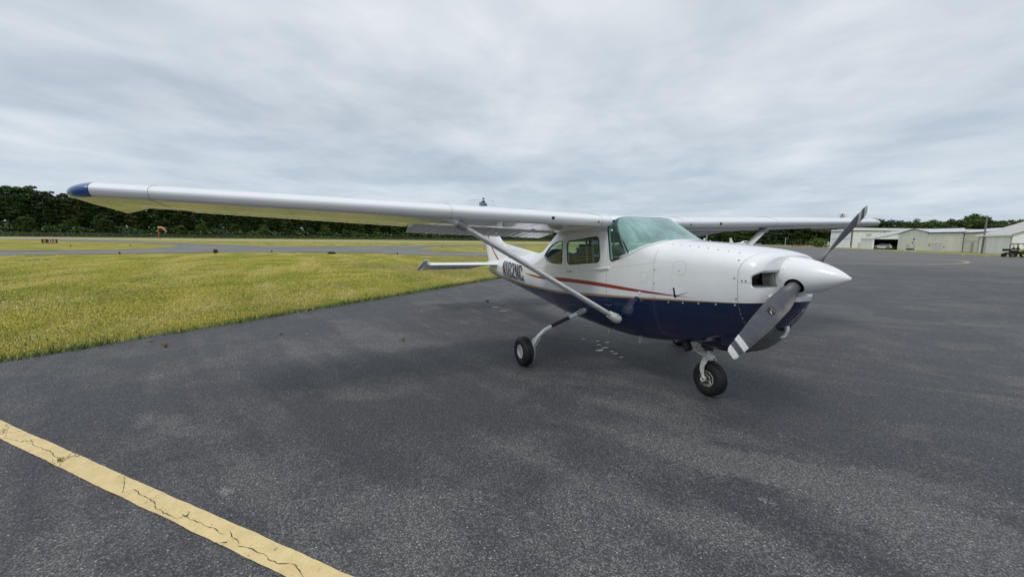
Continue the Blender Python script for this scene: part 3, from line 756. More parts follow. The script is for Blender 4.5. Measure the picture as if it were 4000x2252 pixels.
def stab(s):
    sec = [(1, .026), (.8, .030), (.5, .034), (.25, .030), (.08, .018), (0, 0), (.08, -.018), (.25, -.030), (.5, -.034), (.8, -.030), (1, -.026)]
    R = []
    for y in np.linspace(.10, 1.64, 14):
        y = float(y); L = -5.36-.26*(y/1.78); Hh = -6.02; z = 1.072; R.append([(L-(L-Hh)*u, s*y, z+v) for u, v in sec])
    for t in (.5, .85, 1.):
        y = 1.64+.03*t; k = math.sqrt(max(.02, 1-t*t)); L = -5.36-.26*(y/1.78)-.05*t; R.append([(L-(L+6.02)*u, s*y, 1.072+v*k) for u, v in sec])
    st = plate(R, 'horizontal_stabilizer', M_white, AP)
    D = math.radians(17)
    def ep(xr, zr):   # rotate about the hinge
        return (-6.03-(xr*math.cos(D)-zr*math.sin(D)), 1.072-(xr*math.sin(D)+zr*math.cos(D)))
    R = []
    for y in np.linspace(.16, 1.66, 40):
        y = float(y); c = .60 if y > .42 else .60*(.45+.55*(y-.16)/.26)
        bead = 0
        P = []
        for u, v in [(1, .003), (.6, .014), (.2, .026), (.0, .020), (0, -.020), (.2, -.026), (.6, -.014), (1, -.003)]:
            X, Z = ep(u*c, v); P.append((X, s*y, Z))
        R.append(P)
    el = plate(R, 'elevator', M_white, st)
    # horn balance ahead of the hinge at the tip
    R = []
    for y in (1.675, 1.69, 1.72, 1.755, 1.778, 1.785):
        k = 1 if y < 1.76 else .5; P = []
        x0 = -.36 if y < 1.75 else -.30
        for u, v in [(1, .004), (.7, .016), (.45, .026), (.2, .026), (.05, .018), (0, 0), (.05, -.018), (.2, -.026), (.45, -.026), (.7, -.016), (1, -.004)]:
            X, Z = ep(x0+(.62-x0)*u-(.0 if u > .5 else 0), v*k); P.append((X, s*y, Z))
        R.append(P)
    plate(R, 'elevator_horn', M_white, st)
    bm = B(); X, Z = ep(.30, .020); tube(bm, [(X+.10, s*.9, Z-.002), (X, s*.93, Z-.035), (X-.12, s*.95, Z-.012)], .006, 6)
    for k in range(6):
        pass
    X1, Z1 = ep(.40, .0215); tube(bm, [(X1, s*.50, Z1), (X1, s*1.45, Z1)], .004, 6); obj('trim_tab_rod', bm, M_black, el)
stab(-1); stab(1)
bm = B(); lathe(bm, [(0, .02), (.05, .018), (.06, 0)], (-6.44, 0, 1.04), (-1, 0, 0), 10); obj('tail_light', bm, M_clear, AP)

# ---- registration number wrapped on the tail cone (outline, then letters)
GLYPH = {
 'N': (1., [[(0,0),(0,1),(.27,1),(.71,.40),(.71,1),(1,1),(1,0),(.73,0),(.29,.60),(.29,0)]]),
 '1': (.52, [[(.14,0),(.14,.78),(0,.70),(0,.85),(.22,1),(.46,1),(.46,0)]]),
 '8': (1., [[(.15,0),(0,.1),(0,.42),(.09,.5),(0,.58),(0,.9),(.15,1),(.85,1),(1,.9),(1,.58),(.91,.5),(1,.42),(1,.1),(.85,0)], [(.29,.13),(.29,.43),(.71,.43),(.71,.13)], [(.29,.57),(.29,.87),(.71,.87),(.71,.57)]]),
 '2': (1., [[(0,0),(1,0),(1,.14),(.38,.14),(.94,.56),(1,.66),(1,.9),(.85,1),(.15,1),(0,.9),(0,.70),(.29,.70),(.29,.87),(.71,.87),(.71,.68),(0,.17)]]),
 'C': (1., [[(.15,0),(0,.1),(0,.9),(.15,1),(.85,1),(1,.9),(1,.66),(.71,.66),(.71,.87),(.29,.87),(.29,.13),(.71,.13),(.71,.34),(1,.34),(1,.1),(.85,0)]])}
def wrap_text(body, offs, mat, name, push, sh=(0, 0)):
    """block letters cut as flat outlines, then laid on the curved tail cone"""
    cu = bpy.data.curves.new('t', 'CURVE'); cu.dimensions = '2D'; cu.fill_mode = 'BOTH'; cu.offset = offs
    GW, GAP = .46, .125; xc = 0
    for ch in body:
        w, loops = GLYPH[ch]
        for L in loops:
            sp_ = cu.splines.new('POLY'); sp_.points.add(len(L)-1); sp_.use_cyclic_u = True
            for q, (a, b_) in enumerate(L): sp_.points[q].co = (xc+a*GW, b_, 0, 1)
        xc += w*GW+GAP
    xe = xc-GAP
    to = bpy.data.objects.new('t', cu); link(to); dg = bpy.context.evaluated_depsgraph_get(); dg.update()
    tm = bpy.data.meshes.new_from_object(to.evaluated_get(dg)); bpy.data.objects.remove(to)
    bm = bmesh.new(); bm.from_mesh(tm)
    for q in np.linspace(0, 1, 17)[1:-1]: bmesh.ops.bisect_plane(bm, geom=bm.verts[:]+bm.edges[:]+bm.faces[:], plane_co=(0, float(q), 0), plane_no=(0, 1, 0))
    for q in np.linspace(0, xe, 24)[1:-1]: bmesh.ops.bisect_plane(bm, geom=bm.verts[:]+bm.edges[:]+bm.faces[:], plane_co=(float(q), 0, 0), plane_no=(1, 0, 0))
    for v in bm.verts:
        u = v.co.x/xe; h = v.co.y
        z = .868+.318*h*(1-.10*u)+sh[1]; x = -4.92+1.245*u-.38*(z-.868)+sh[0]
        v.co = (x, -(half(x, z)+push), z)
    return obj(name, bm, mat, AP, flat=True)
M_reg = material('navy_lettering', (.006, .010, .026), .5)
wrap_text('N182NC', .040, M_reg, 'registration_shadow', .0016, (.014, -.009))
wrap_text('N182NC', .030, M_white, 'registration_outline', .0028, (.004, -.003))
wrap_text('N182NC', .004, M_reg, 'registration_number', .0040)

# ---- small fittings on the right side (and mirrored where an airplane has them on both sides)
def disc(bm, x, z, r, s=-1, h=.004, lift=0.): lathe(bm, [(-.004, r), (h*.6, r*.9), (h, 0)], (x, s*(half(x, z)+lift), z), (0, s, .05), 10)
bm = B()
for s in (-1, 1):
    for x, z in ((.052, 1.022), (.23, 1.040), (.407, 1.060), (.587, 1.078), (.765, 1.098)): disc(bm, x, z, .010, s)
obj('cowl_fasteners', bm, material('fastener_tan', (.42, .40, .36), .4, .3), AP)
bm = B()
for s in (-1, 1):
    for x, z in ((.770, 1.491), (.765, 1.337), (.780, 1.156), (.86, 1.323), (.83, 1.322), (-.134, 1.344), (-.130, 1.201), (-.125, 1.045), (.187, 1.358)): disc(bm, x, z, .0085, s)
    for x, z in ((.80, 1.06), (.80, 1.02), (.805, .98), (.81, .94)): disc(bm, x, z, .005, s)
    for i in range(8): x = -.05+.11*i; disc(bm, x, sta(x)[0]-.045+.0*i, .007, s)
obj('cowl_studs', bm, M_metal, AP)
bm = B()
for s in (-1, 1):     # cabin air vent: slot with a flush wedge behind it
    P = [(.118, 1.183), (.150, 1.178), (.160, 1.085), (.128, 1.083)]
    V = [bm.verts.new((x, s*(half(x, z)+.0022), z)) for x, z in P]; bm.faces.new(V)
obj('vent_slot', bm, M_void, AP, flat=True)
bm = B()
for s in (-1, 1):
    a = [(.152, 1.178), (.290, 1.166), (.290, 1.152), (.160, 1.112)]
    top = [bm.verts.new((x, s*(half(x, z)+(.014 if i in (0, 3) else .002)), z)) for i, (x, z) in enumerate(a)]; bm.faces.new(top)
    bm.faces.new([top[0], top[3], bm.verts.new((.158, s*half(.158, 1.11), 1.108)), bm.verts.new((.150, s*half(.15, 1.18), 1.181))])
obj('vent_wedge', bm, M_white, AP, flat=True)
bm = B()
for s in (-1, 1):     # door handle
    hx, hz = -.90, 1.308
    lathe(bm, [(0, .026), (.006, .024), (.009, 0)], (hx, s*half(hx, hz), hz), (0, s, 0), 18)
    P = [(x, s*(half(x, z)+.014), z) for x, z in ((-.90, 1.312), (-1.0, 1.298), (-1.10, 1.285), (-1.165, 1.277))]; tube(bm, P, [.011, .014, .013, .008], 10, flat=.5, up=(0, 0, 1))
obj('door_handle', bm, M_white, AP)
bm = B()
for s in (-1, 1):
    box(bm, (-1.79, s*(half(-1.79, 1.20)+.003), 1.200), (.14, .006, .028), bev=.004)
obj('door_latch_plate', bm, M_metal, AP)
bm = B()
for s in (-1, 1):
    box(bm, (-.40, s*(half(-.4, 1.0)+.006), .995), (.055, .02, .055), bev=.006); box(bm, (-.33, s*(half(-.33, .985)+.002), .985), (.06, .01, .02), bev=.003)
    tube(bm, [(-.98, s*(half(-.98, .845)+.004), .85), (-.96, s*(half(-.96, .845)+.03), .848), (-.86, s*(half(-.86, .845)+.03), .848), (-.85, s*(half(-.85, .845)), .86)], .008, 8)
obj('step_bracket', bm, M_blue, AP)
bm = B(); disc(bm, -.353, 1.073, .016, -1, .006); obj('static_port', bm, M_white, AP)
bm = B(); P = (-.985, -.565, 1.772); tube(bm, [(-1.06, -.55, 1.785), (-.93, -.54, 1.768), (-.90, -.53, 1.768)], .0035, 6); lathe(bm, [(0, .0), (0, .017), (.02, .02), (.03, .01), (.032, 0)], (-.90, -.53, 1.768), (1, 0, 0), 12); obj('temperature_probe', bm, M_chrome, AP)
for x0, y0, z0, x1, z1 in ((-2.38, -.2, 1.86, -2.70, 2.37), (-1.40, .1, 2.0, -1.56, 2.17)):
    bm = B(); tube(bm, [(x0, y0, z0), (x0-.05, y0, z0+.10), (x1, y0, z1)], [.006, .0035, .002], 6); obj('whip_antenna', bm, material('antenna_white', (.6, .6, .6), .4), AP)
for x, y in ((-.75, -.10), (-1.35, -.12), (-2.6, -.08)):
    bm = B(); zb = sta(x)[1]; prism(bm, [(x+.05, zb+.02), (x-.05, zb+.02), (x-.045, zb-.085), (x-.015, zb-.085)], 'y', y-.006, y+.006); obj('belly_antenna', bm, material('antenna_cream', (.50, .48, .42), .5), AP)

# ---- cabin interior
IN = []
bm = B(); box(bm, (-1.5, 0, .70), (2.2, .66, .03)); obj('cabin_floor', bm, M_inner, AP, flat=True)
bm = B(); box(bm, (-.42, 0, 1.42), (.30, .96, .14), bev=.04); box(bm, (-.55, 0, 1.22), (.06, .92, .44), bev=.02); obj('instrument_panel', bm, M_black, AP)
bm = B()
for y in (-.25, .25):
    tube(bm, [(-.58, y, 1.25), (-.72, y, 1.25)], .012, 8); tube(bm, [(-.72, y-.12, 1.31), (-.73, y-.13, 1.22), (-.73, y+.13, 1.22), (-.72, y+.12, 1.31)], .012, 8)
obj('control_yoke', bm, M_black, AP)
def seat(x, y, w, mat, tall=True):
    bm = B(); R = Matrix.Rotation(math.radians(-10), 4, 'Y')
    box(bm, (x+.18, y, .90), (.46, w, .14), bev=.05); box(bm, (x-.06, y, 1.14), (.12, w, .52), R, bev=.05)
    if tall:
        box(bm, (x-.12, y, 1.50), (.10, w*.68, .18), R, bev=.05)
        for q in (-.06, .06): tube(bm, [(x-.10, y+q, 1.34), (x-.12, y+q, 1.48)], .008, 6)
    box(bm, (x+.15, y, .76), (.3, w*.7, .16)); return obj('seat', bm, mat, AP)
seat(-1.74, -.25, .42, M_seatd); seat(-1.66, .25, .42, M_seatd); seat(-2.42, -.24, .42, M_seatt, False); seat(-2.17, .22, .42, M_seatd)
bm = B()
for s, xb in ((-1, -1.72), (-1, -1.57), (1, -1.9)): tube(bm, [(xb-.02, s*.32, 1.80), (xb, s*.31, 1.5), (xb+.05, s*.30, .95)], .024, 6, flat=.2, up=(1, 0, 0))
tube(bm, [(-1.02, .48, 1.82), (-1.0, .49, 1.3)], .022, 8); obj('shoulder_belt', bm, material('grey_webbing', (.26, .28, .26), .8), AP)
bm = B(); R = Matrix.Rotation(0, 4, 'X'); prism(bm, rounded([(-1.03, 1.86), (-.82, 1.84), (-.82, 1.76), (-1.0, 1.76)], .02), 'y', -.42, -.10); obj('sun_visor', bm, material('visor_tan', (.30, .29, .25), .7), AP)

# ---- main landing gear
def wheel(name, c, ax, R, w, rimr, par, rimmat, spokes=6):
    c = Vector(c); ax = Vector(ax).normalized()
    h = w/2; prof = [(-h*.55, rimr), (-h*.86, rimr+.012), (-h, rimr+(R-rimr)*.45), (-h*.90, rimr+(R-rimr)*.78), (-h*.62, R*.985), (-h*.5, R*.997)]
    for g in (-.34, -.0, .34): prof += [(h*(g-.06), R), (h*(g-.04), R-.004), (h*(g+.04), R-.004), (h*(g+.06), R)]
    prof += [(-a, b_) for a, b_ in prof[:6][::-1]]
    bm = B(); lathe(bm, prof, c, ax, 64); ty = obj('tyre', bm, M_dark, par, 40)
    bm = B()
    for s in (-1, 1):
        lathe(bm, [(s*h*.80, rimr+.010), (s*h*.86, rimr), (s*h*.60, rimr-.012), (s*h*.42, rimr-.016), (s*h*.40, rimr*.78)], c, ax, 48)
        lathe(bm, [(s*h*.40, rimr*.42), (s*h*.50, rimr*.38), (s*h*.55, rimr*.30), (s*h*.40, rimr*.26), (s*h*.40, 0)], c, ax, 32)
        S_, T_, D_ = frame(ax)
        for k in range(spokes):
            a = 2*PI*k/spokes; d = math.cos(a)*S_+math.sin(a)*T_; tube(bm, [c+D_*(s*h*.40)+d*rimr*.36, c+D_*(s*h*.40)+d*rimr*.84], [.016, .020], 8, flat=.5, up=D_.cross(d))
            lathe(bm, [(0, .004), (.006, .004), (.006, 0)], c+D_*(s*h*.44)+(math.cos(a+.5)*S_+math.sin(a+.5)*T_)*rimr*.88, D_*s, 6)
    lathe(bm, [(-h*.3, rimr*.8), (h*.3, rimr*.8)], c, ax, 32)
    rm = obj('wheel_rim', bm, rimmat, par, 40)
    bm = B(); lathe(bm, [(-h*.25, 0), (-h*.25, rimr*.8), (h*.25, rimr*.8), (h*.25, 0)], c, ax, 24); obj('wheel_hub', bm, M_void, par)
    return ty
M_gear = material('gear_white_paint', (.74, .76, .78), .35, 0, .3, worn(.12, 20))
M_rimw = material('rim_white', (.60, .60, .57), .45, .1, 0, worn(.35, 40))
M_rimd = material('rim_dirty', (.30, .30, .28), .5, .4, 0, lambda nb, b: nb.put(b.inputs['Base Color'], nb.mix(nb.gt(nb.noise(nb.obj(), 45, 4, .6), .52), (.42, .42, .38), (.06, .055, .05))))
def main_gear(s):
    g = bpy.data.objects.new('main_gear', None)
    bm = B(); y = lambda v: s*v
    leg = [(-1.50, y(.40), .70), (-1.50, y(.62), .622), (-1.50, y(.80), .56), (-1.50, y(1.0), .492), (-1.505, y(1.09), .448), (-1.51, y(1.17), .385), (-1.512, y(1.225), .325), (-1.515, y(1.262), .27)]
    tube(bm, leg, [.036, .032, .028, .026, .025, .0245, .024, .0235], 16)
    o = obj('main_gear', bm, M_gear, AP)
    bm = B(); tube(bm, [(-1.50, y(.50), .665), (-1.50, y(.60), .628)], [.060, .040], 16, flat=.8); obj('gear_leg_boot', bm, M_grey, o)
    bm = B(); P = [Vector(leg[2])+Vector((.0, 0, .010)), Vector(leg[3])+Vector((.0, 0, .008))]
    tube(bm, [Vector(leg[2])*.6+Vector(leg[1])*.4+Vector((.008, -s*.002, .008)), Vector(leg[3])+Vector((.008, -s*.0, .006))], .0285, 14, flat=.85); obj('grip_tape', bm, M_black, o)
    bm = B(); d = (Vector(leg[7])-Vector(leg[6])).normalized()
    tube(bm, [Vector(leg[6])-d*.02, Vector(leg[7])+d*.03], .040, 12, flat=.8); box(bm, (-1.51, y(1.275), .235), (.085, .03, .09), bev=.01); obj('axle_fitting', bm, M_gear, o)
    bm = B(); box(bm, (-1.45, y(1.295), .175), (.085, .055, .15), Matrix.Rotation(math.radians(12), 4, 'Y'), bev=.012); box(bm, (-1.475, y(1.275), .10), (.05, .03, .06), bev=.01)
    lathe(bm, [(0, .09), (.01, .09), (.01, 0)], (-1.51, y(1.31), .19), (0, s, 0), 24); tube(bm, [(-1.45, y(1.27), .24), (-1.46, y(1.22), .29), (-1.47, y(1.17), .36)], .006, 6); obj('brake_caliper', bm, M_brake, o)
    wheel('w', (-1.51, y(1.395), .19), (0, s, -.03), .193, .140, .082, o, M_rimw)
main_gear(-1); main_gear(1)
# ---- nose gear
bm = B(); ST0 = Vector((.165, 0, .60)); 
lathe(bm, [(0, .075), (.09, .075), (.10, .05), (.12, .05)], (.163, 0, .61), (.03, 0, -1), 20); ng = obj('nose_gear', bm, M_black, AP)
bm = B(); tube(bm, [(.163, 0, .56), (.170, 0, .40)], .026, 20); obj('oleo_strut', bm, M_chrome, ng)
M_fork = material('fork_white', (.68, .66, .61), .45, 0, .1, worn(.35, 35))
bm = B(); tube(bm, [(.167, 0, .448), (.170, 0, .385)], [.046, .050], 16)
tube(bm, [(.17, -.03, .42), (.18, -.055, .405), (.185, -.078, .375), (.175, -.088, .34), (.175, -.092, .28), (.195, -.094, .23), (.207, -.094, .198)], [.032, .036, .034, .030, .026, .019, .015], 14, flat=.55, up=(1, 0, 0))
tube(bm, [(.17, .03, .42), (.18, .055, .405), (.185, .078, .375), (.175, .088, .34), (.175, .092, .28), (.195, .094, .23), (.207, .094, .198)], [.032, .036, .034, .030, .026, .019, .015], 14, flat=.55, up=(1, 0, 0))
lathe(bm, [(-.014, .017), (-.014, .027), (.014, .027), (.014, .017)], (.207, -.098, .195), (0, 1, 0), 20, closed=True)
lathe(bm, [(-.014, .017), (-.014, .027), (.014, .027), (.014, .017)], (.207, .098, .195), (0, 1, 0), 20, closed=True)
obj('fork', bm, M_fork, ng)
bm = B(); lathe(bm, [(-.100, 0), (-.100, .016), (.100, .016), (.100, 0)], (.207, 0, .195), (0, 1, 0), 16); obj('axle', bm, material('rusty_axle', (.10, .05, .04), .7), ng)
bm = B(); tube(bm, [(.13, -.02, .425), (.06, -.022, .437), (-.005, -.02, .455)], [.013, .012, .010], 8); tube(bm, [(-.005, -.02, .455), (.05, -.02, .515), (.11, -.02, .545)], [.010, .012, .014], 8)
tube(bm, [(.13, .02, .425), (-.005, .02, .455), (.11, .02, .545)], .009, 8); lathe(bm, [(-.03, 0), (-.03, .012), (.03, .012), (.03, 0)], (-.005, 0, .455), (0, 1, 0), 10); obj('torque_link', bm, M_fork, ng)
wheel('w', (.207, 0, .190), (0, -1, 0), .187, .132, .080, ng, M_rimd)

# ================================================================ GROUND
def asphalt_build(nb, b):
    p = nb.pos(); x, y, z = nb.xyz(p)
    big = nb.noise(p, .16, 5, .6, .4); mid = nb.noise(p, .8, 7, .66, .6); sml = nb.noise(p, 4.5, 5, .65)
    # sweeping arcs left by the paver and the sweeper
    rr = nb.m('SQRT', nb.add(nb.m('POWER', nb.add(x, 9.), 2.), nb.m('POWER', nb.sub(y, 16.), 2.))); aa = nb.m('ARCTAN2', nb.sub(y, 16.), nb.add(x, 9.))
    strk = nb.noise(nb.vec(nb.mul(rr, 2.1), nb.mul(aa, 3.2), 0.), 1.4, 6, .62, .3)
    fine = nb.noise(p, 130, 3, .75); va = nb.vor(p, 105); vb = nb.vor(p, 52); ca = nb.xyz(va.outputs['Color']); cb = nb.xyz(vb.outputs['Color'])
    w0 = nb.add(nb.add(nb.mul(mid, .46), nb.mul(big, .26)), nb.add(nb.mul(strk, .20), nb.mul(sml, .08)))
    wob = nb.vscale(nb.noise(p, 1.3, 5, .65, 0, True), .9); wx, wy, wz = nb.xyz(wob)
    xx, yy = nb.add(x, nb.sub(wx, .45)), nb.add(y, nb.sub(wy, .45))
    for cx, cy, ax, ay, th, amp in ((1.25, -.95, .75, .22, .5, .10), (1.9, -.55, .9, .25, .55, .12), (2.45, -.55, .5, .22, .6, .10), (1.45, -2.2, .5, .35, .9, .05), (-1.24, -5.1, .5, .14, .9, .09), (1.65, -1.25, .45, .16, .5, -.06), (2.15, -1.2, .5, .15, .5, -.05), (.0, -3.0, 1.3, .8, .8, -.03), (1.0, -3.5, .5, .5, .8, .05), (1.7, 1.15, 1.2, .2, .9, .05), (.0, .6, 1.8, .9, 0., -.05)):
        ct, sn = math.cos(th), math.sin(th); dx, dy = nb.sub(xx, cx), nb.sub(yy, cy)
        u = nb.m('DIVIDE', nb.add(nb.mul(dx, ct), nb.mul(dy, sn)), ax); v = nb.m('DIVIDE', nb.sub(nb.mul(dy, ct), nb.mul(dx, sn)), ay)
        w0 = nb.add(w0, nb.mul(nb.sm(nb.add(nb.mul(u, u), nb.mul(v, v)), 1.5, .1), amp))
    worn_ = nb.sm(w0, .455, .60)
    base = nb.mix(worn_, (.041, .043, .051), (.112, .110, .108))
    # every stone has its own tone, pits between them
    tone = nb.m('POWER', ca[0], 2.2)
    c = nb.mix(nb.mul(tone, nb.add(.45, nb.mul(worn_, .55))), base, (.27, .265, .265))
    c = nb.mix(nb.mul(nb.gt(fine, .56), .55), c, (.018, .019, .024))
    c = nb.mix(nb.mul(nb.gt(va.outputs['Distance'], .52), .6), c, (.014, .015, .019))
    pick = nb.mul(nb.m('LESS_THAN', cb[0], nb.add(nb.mul(worn_, .34), .04)), nb.lt(vb.outputs['Distance'], nb.add(.10, nb.mul(cb[2], .17))))
    c = nb.mix(nb.mul(pick, .85), c, nb.mix(cb[1], (.22, .215, .21), (.48, .46, .43)))
    c = nb.mix(nb.mul(nb.sm(strk, .60, .74), .25), c, (.13, .125, .12))
    # scuffs
    sc = nb.noise(nb.vscale(p, (.9, 2.6, 1)), 1.1, 4, .65, .2)
    c = nb.mix(nb.mul(nb.sm(sc, .66, .76), nb.mul(nb.sm(fine, .35, .65), .45)), c, (.24, .23, .22))
    sp2 = nb.noise(nb.vscale(p, (1., 1.3, 1.)), 2.4, 6, .72, .4)
    c = nb.mix(nb.mul(nb.sm(sp2, .635, .70), nb.mul(nb.gt(ca[1], .45), .55)), c, (.34, .33, .31))
    c = nb.mix(nb.mul(nb.sm(sp2, .36, .30), .5), c, (.025, .026, .032))
    # cracks: wandering cells
    wv = nb.vadd(p, nb.vscale(nb.noise(p, 2.5, 5, .7, 0, True), .55))
    ed = nb.vor(wv, .21, 'DISTANCE_TO_EDGE').outputs['Distance']
    cr = nb.mul(nb.lt(ed, .0011), nb.gt(nb.noise(p, .5, 2), .56))
    c = nb.mix(nb.mul(cr, .6), c, (.03, .03, .032))
    # brightening at grazing angles put into the colour: apron paler with distance
    far = nb.sm(nb.add(nb.m('POWER', nb.add(nb.mul(x, x), nb.mul(y, y)), .5), nb.mul(big, 25)), 34, 75)
    c = nb.mix(nb.mul(far, .75), c, nb.mix(mid, (.10, .098, .097), (.17, .165, .16)))
    nb.put(b.inputs['Base Color'], c)
    nb.put(b.inputs['Roughness'], nb.sm(mid, .3, .7, .62, .80))
    h = nb.add(nb.mul(fine, -.6), nb.mul(va.outputs['Distance'], -.7))
    nb.put(b.inputs['Normal'], nb.bump(h, .7, .006))
M_asph = material('asphalt', (.07, .07, .075), .7, 0, 0, asphalt_build)
M_taxi = material('old_taxiway_asphalt', (.17, .168, .165), .85, 0, 0, worn(.28, .12))
M_runway = material('runway_surface', (.42, .415, .40), .85, 0, 0, worn(.15, .05))
def grass_col(nb, p):
    big = nb.noise(p, .045, 5, .6, .5); mid = nb.noise(p, .35, 6, .65, .8); fine = nb.noise(p, 7, 5, .7); st = nb.noise(nb.vscale(p, (.25, 1, 1)), .5, 5, .6)
    c = nb.mix(nb.sm(mid, .36, .66), (.185, .215, .022), (.345, .300, .042))
    c = nb.mix(nb.mul(nb.sm(st, .46, .62), .8), c, (.44, .36, .10))
    c = nb.mix(nb.mul(nb.sm(big, .50, .64), .6), c, (.21, .185, .065))
    c = nb.mix(nb.mul(nb.sm(fine, .55, .80), .5), c, (.46, .41, .15))
    c = nb.mix(nb.mul(nb.sm(fine, .46, .25), .5), c, (.10, .12, .014))
    return c
def grass_build(nb, b):
    p = nb.pos(); c = grass_col(nb, p)
    fl = nb.noise(p, 5.5, 4, .75); pt = nb.noise(nb.vscale(p, (1, .5, 1)), .12, 4, .6)
    c = nb.mix(nb.mul(nb.gt(fl, .66), nb.sm(pt, .54, .62)), c, (.55, .53, .44))
    nb.put(b.inputs['Base Color'], c); nb.put(b.inputs['Roughness'], .95)
    nb.put(b.inputs['Normal'], nb.bump(nb.noise(p, 9, 5, .75), .8, .08))
M_grass = material('grass_ground', (.15, .2, .03), .95, 0, 0, grass_build, **{'Specular IOR Level': .15})
def sheet(name, pts, z, mat, kind='structure'):
    bm = B(); f = bm.faces.new([bm.verts.new((p[0], p[1], z)) for p in pts]); bmesh.ops.triangulate(bm, faces=[f])
    for f in bm.faces:
        if f.normal.z < 0: f.normal_flip()
    return tag(obj(name, bm, mat, flat=True), kind=kind)
# grass ground reaches the horizon
bm = B(); N_ = 48; ctr = bm.verts.new((0, 0, -.03)); prev = None
rings_ = []
for R_ in (60, 200, 600, 1500, 3500): rings_.append([bm.verts.new((R_*math.cos(2*PI*i/N_), R_*math.sin(2*PI*i/N_), -.03)) for i in range(N_)])
for i in range(N_): bm.faces.new((ctr, rings_[0][i], rings_[0][(i+1) % N_]))
for a, b_ in zip(rings_, rings_[1:]):
    for i in range(N_): bm.faces.new((a[i], b_[i], b_[(i+1) % N_], a[(i+1) % N_]))
tag(obj('grass_field', bm, M_grass, flat=True), kind='structure')
random.seed(5)
EDGE = [(160, -240), (16, -34), (4, -19.0), (-1.5, -11.3), (-4.23, -7.63), (-4.89, -6.79), (-5.33, -6.19), (-5.84, -5.48), (-6.28, -5.06), (-9.06, -1.63), (-12.67, 2.78), (-15.22, 6.1), (-20, 12.2), (-44, 27), (-88, 56), (-140, 100), (-150, 160), (-127, 213)]
def jag(P, step=.22, amp=.075, lim=14):
    out = []
    for a, b_ in zip(P, P[1:]):
        L = math.dist(a, b_); n = max(1, int(L/step)) if math.dist((0, 0), a) < lim+30 else max(1, int(L/4))
        for i in range(n):
            t = i/n; out.append((a[0]+(b_[0]-a[0])*t+random.uniform(-amp, amp), a[1]+(b_[1]-a[1])*t+random.uniform(-amp, amp)))
    out.append(P[-1]); return out
EDGEJ = jag(EDGE)
APRON = EDGEJ+[(-118, 176), (-91, 177), (-80.5, 157), (-45.3, 115.2), (-34.1, 105.4), (-24, 94.7), (10, 74), (120, 120), (420, 60), (420, -240)]
sheet('apron', APRON, 0., M_asph)
sheet('taxiway', [(-60, -160), (-54, -60), (-53.3, -25.2), (-49.5, -30), (-50, -28), (-58.5, -22.7), (-73.8, -24.0), (-84, -26.7), (-102.4, -39.2), (-123.6, -58.4), (-136, -67), (-156, -84), (-158, -120), (-168, -120), (-168, -82), (-164.5, -68), (-122.5, -42.3), (-97.6, -26.9), (-81.8, -15), (-78.4, -14.5), (-79.4, 1.4), (-90.3, 15.5), (-104.5, 35.3), (-127, 72), (-150, 110), (-138, 112), (-118, 82), (-103.4, 56.4), (-93, 40), (-79.9, 27.5), (-75.9, 15.7), (-65.2, 10.7), (-49.4, 9.2), (-45.3, 14.8), (-40, 22), (-33, 18), (-33, 10.3), (-37.8, 4.7), (-44.4, -.8), (-46.4, -10.3), (-45.2, -14.9), (-43, -19.3), (-41.6, -23.7), (-40.1, -25.7), (-38, -60), (-40, -160)], -.012, M_taxi)
sheet('runway', [(-168, -420), (-168, 700), (-200, 700), (-200, -420)], -.008, M_runway)

# ---- painted markings
def paint_build(nb, b):
    p = nb.pos(); n = nb.noise(p, 7, 6, .7); f = nb.noise(p, 60, 3, .7); g = nb.noise(p, 22, 4, .6)
    c = nb.mix(nb.sm(n, .35, .7), (.76, .60, .30), (.64, .49, .24))
    c = nb.mix(nb.mul(nb.sm(f, .56, .75), .55), c, (.78, .62, .33))
    c = nb.mix(nb.mul(nb.gt(g, .66), .6), c, (.22, .17, .08))
    wv = nb.vadd(p, nb.vscale(nb.noise(p, 6, 5, .7, 0, True), .22)); e = nb.vor(wv, 2.2, 'DISTANCE_TO_EDGE').outputs['Distance']
    c = nb.mix(nb.mul(nb.lt(e, .006), nb.gt(nb.noise(p, 1.7, 3), .56)), c, (.05, .04, .03))
    nb.put(b.inputs['Base Color'], c); nb.put(b.inputs['Normal'], nb.bump(nb.add(f, nb.mul(g, .8)), .6, .006))
M_yel = material('yellow_marking_paint', (.5, .36, .12), .75, 0, 0, paint_build)
M_yel2 = material('faded_yellow_paint', (.42, .35, .20), .8, 0, 0, worn(.3, .8))
def ribbon(name, A, C_, z, mat):
    bm = B(); a = [bm.verts.new((*p, z)) for p in A]; c = [bm.verts.new((*p, z)) for p in C_]
    for i in range(len(a)-1): bm.faces.new((a[i], a[i+1], c[i+1], c[i]))
    for f in bm.faces:
        f.normal_update()
        if f.normal.z < 0: f.normal_flip()
    return tag(obj(name, bm, mat, flat=True), kind='structure')
random.seed(2)
def lnpts(p0, p1, t0, t1, step, amp):
    L = math.dist(p0, p1); n = int((t1-t0)*L/step); out = []; w = 0
    nx, ny = -(p1[1]-p0[1])/L, (p1[0]-p0[0])/L
    for i in range(n+1):
        t = t0+(t1-t0)*i/n; w = .8*w+random.uniform(-amp, amp); out.append((p0[0]+(p1[0]-p0[0])*t+nx*w, p0[1]+(p1[1]-p0[1])*t+ny*w))
    return out
ribbon('yellow_line', lnpts((-1.82, -6.41), (1.23, -3.66), -1.6, 6, .04, .0022), lnpts((-1.36, -6.18), (1.10, -3.96), -1.985, 7.439, .04, .0022), .004, M_yel)
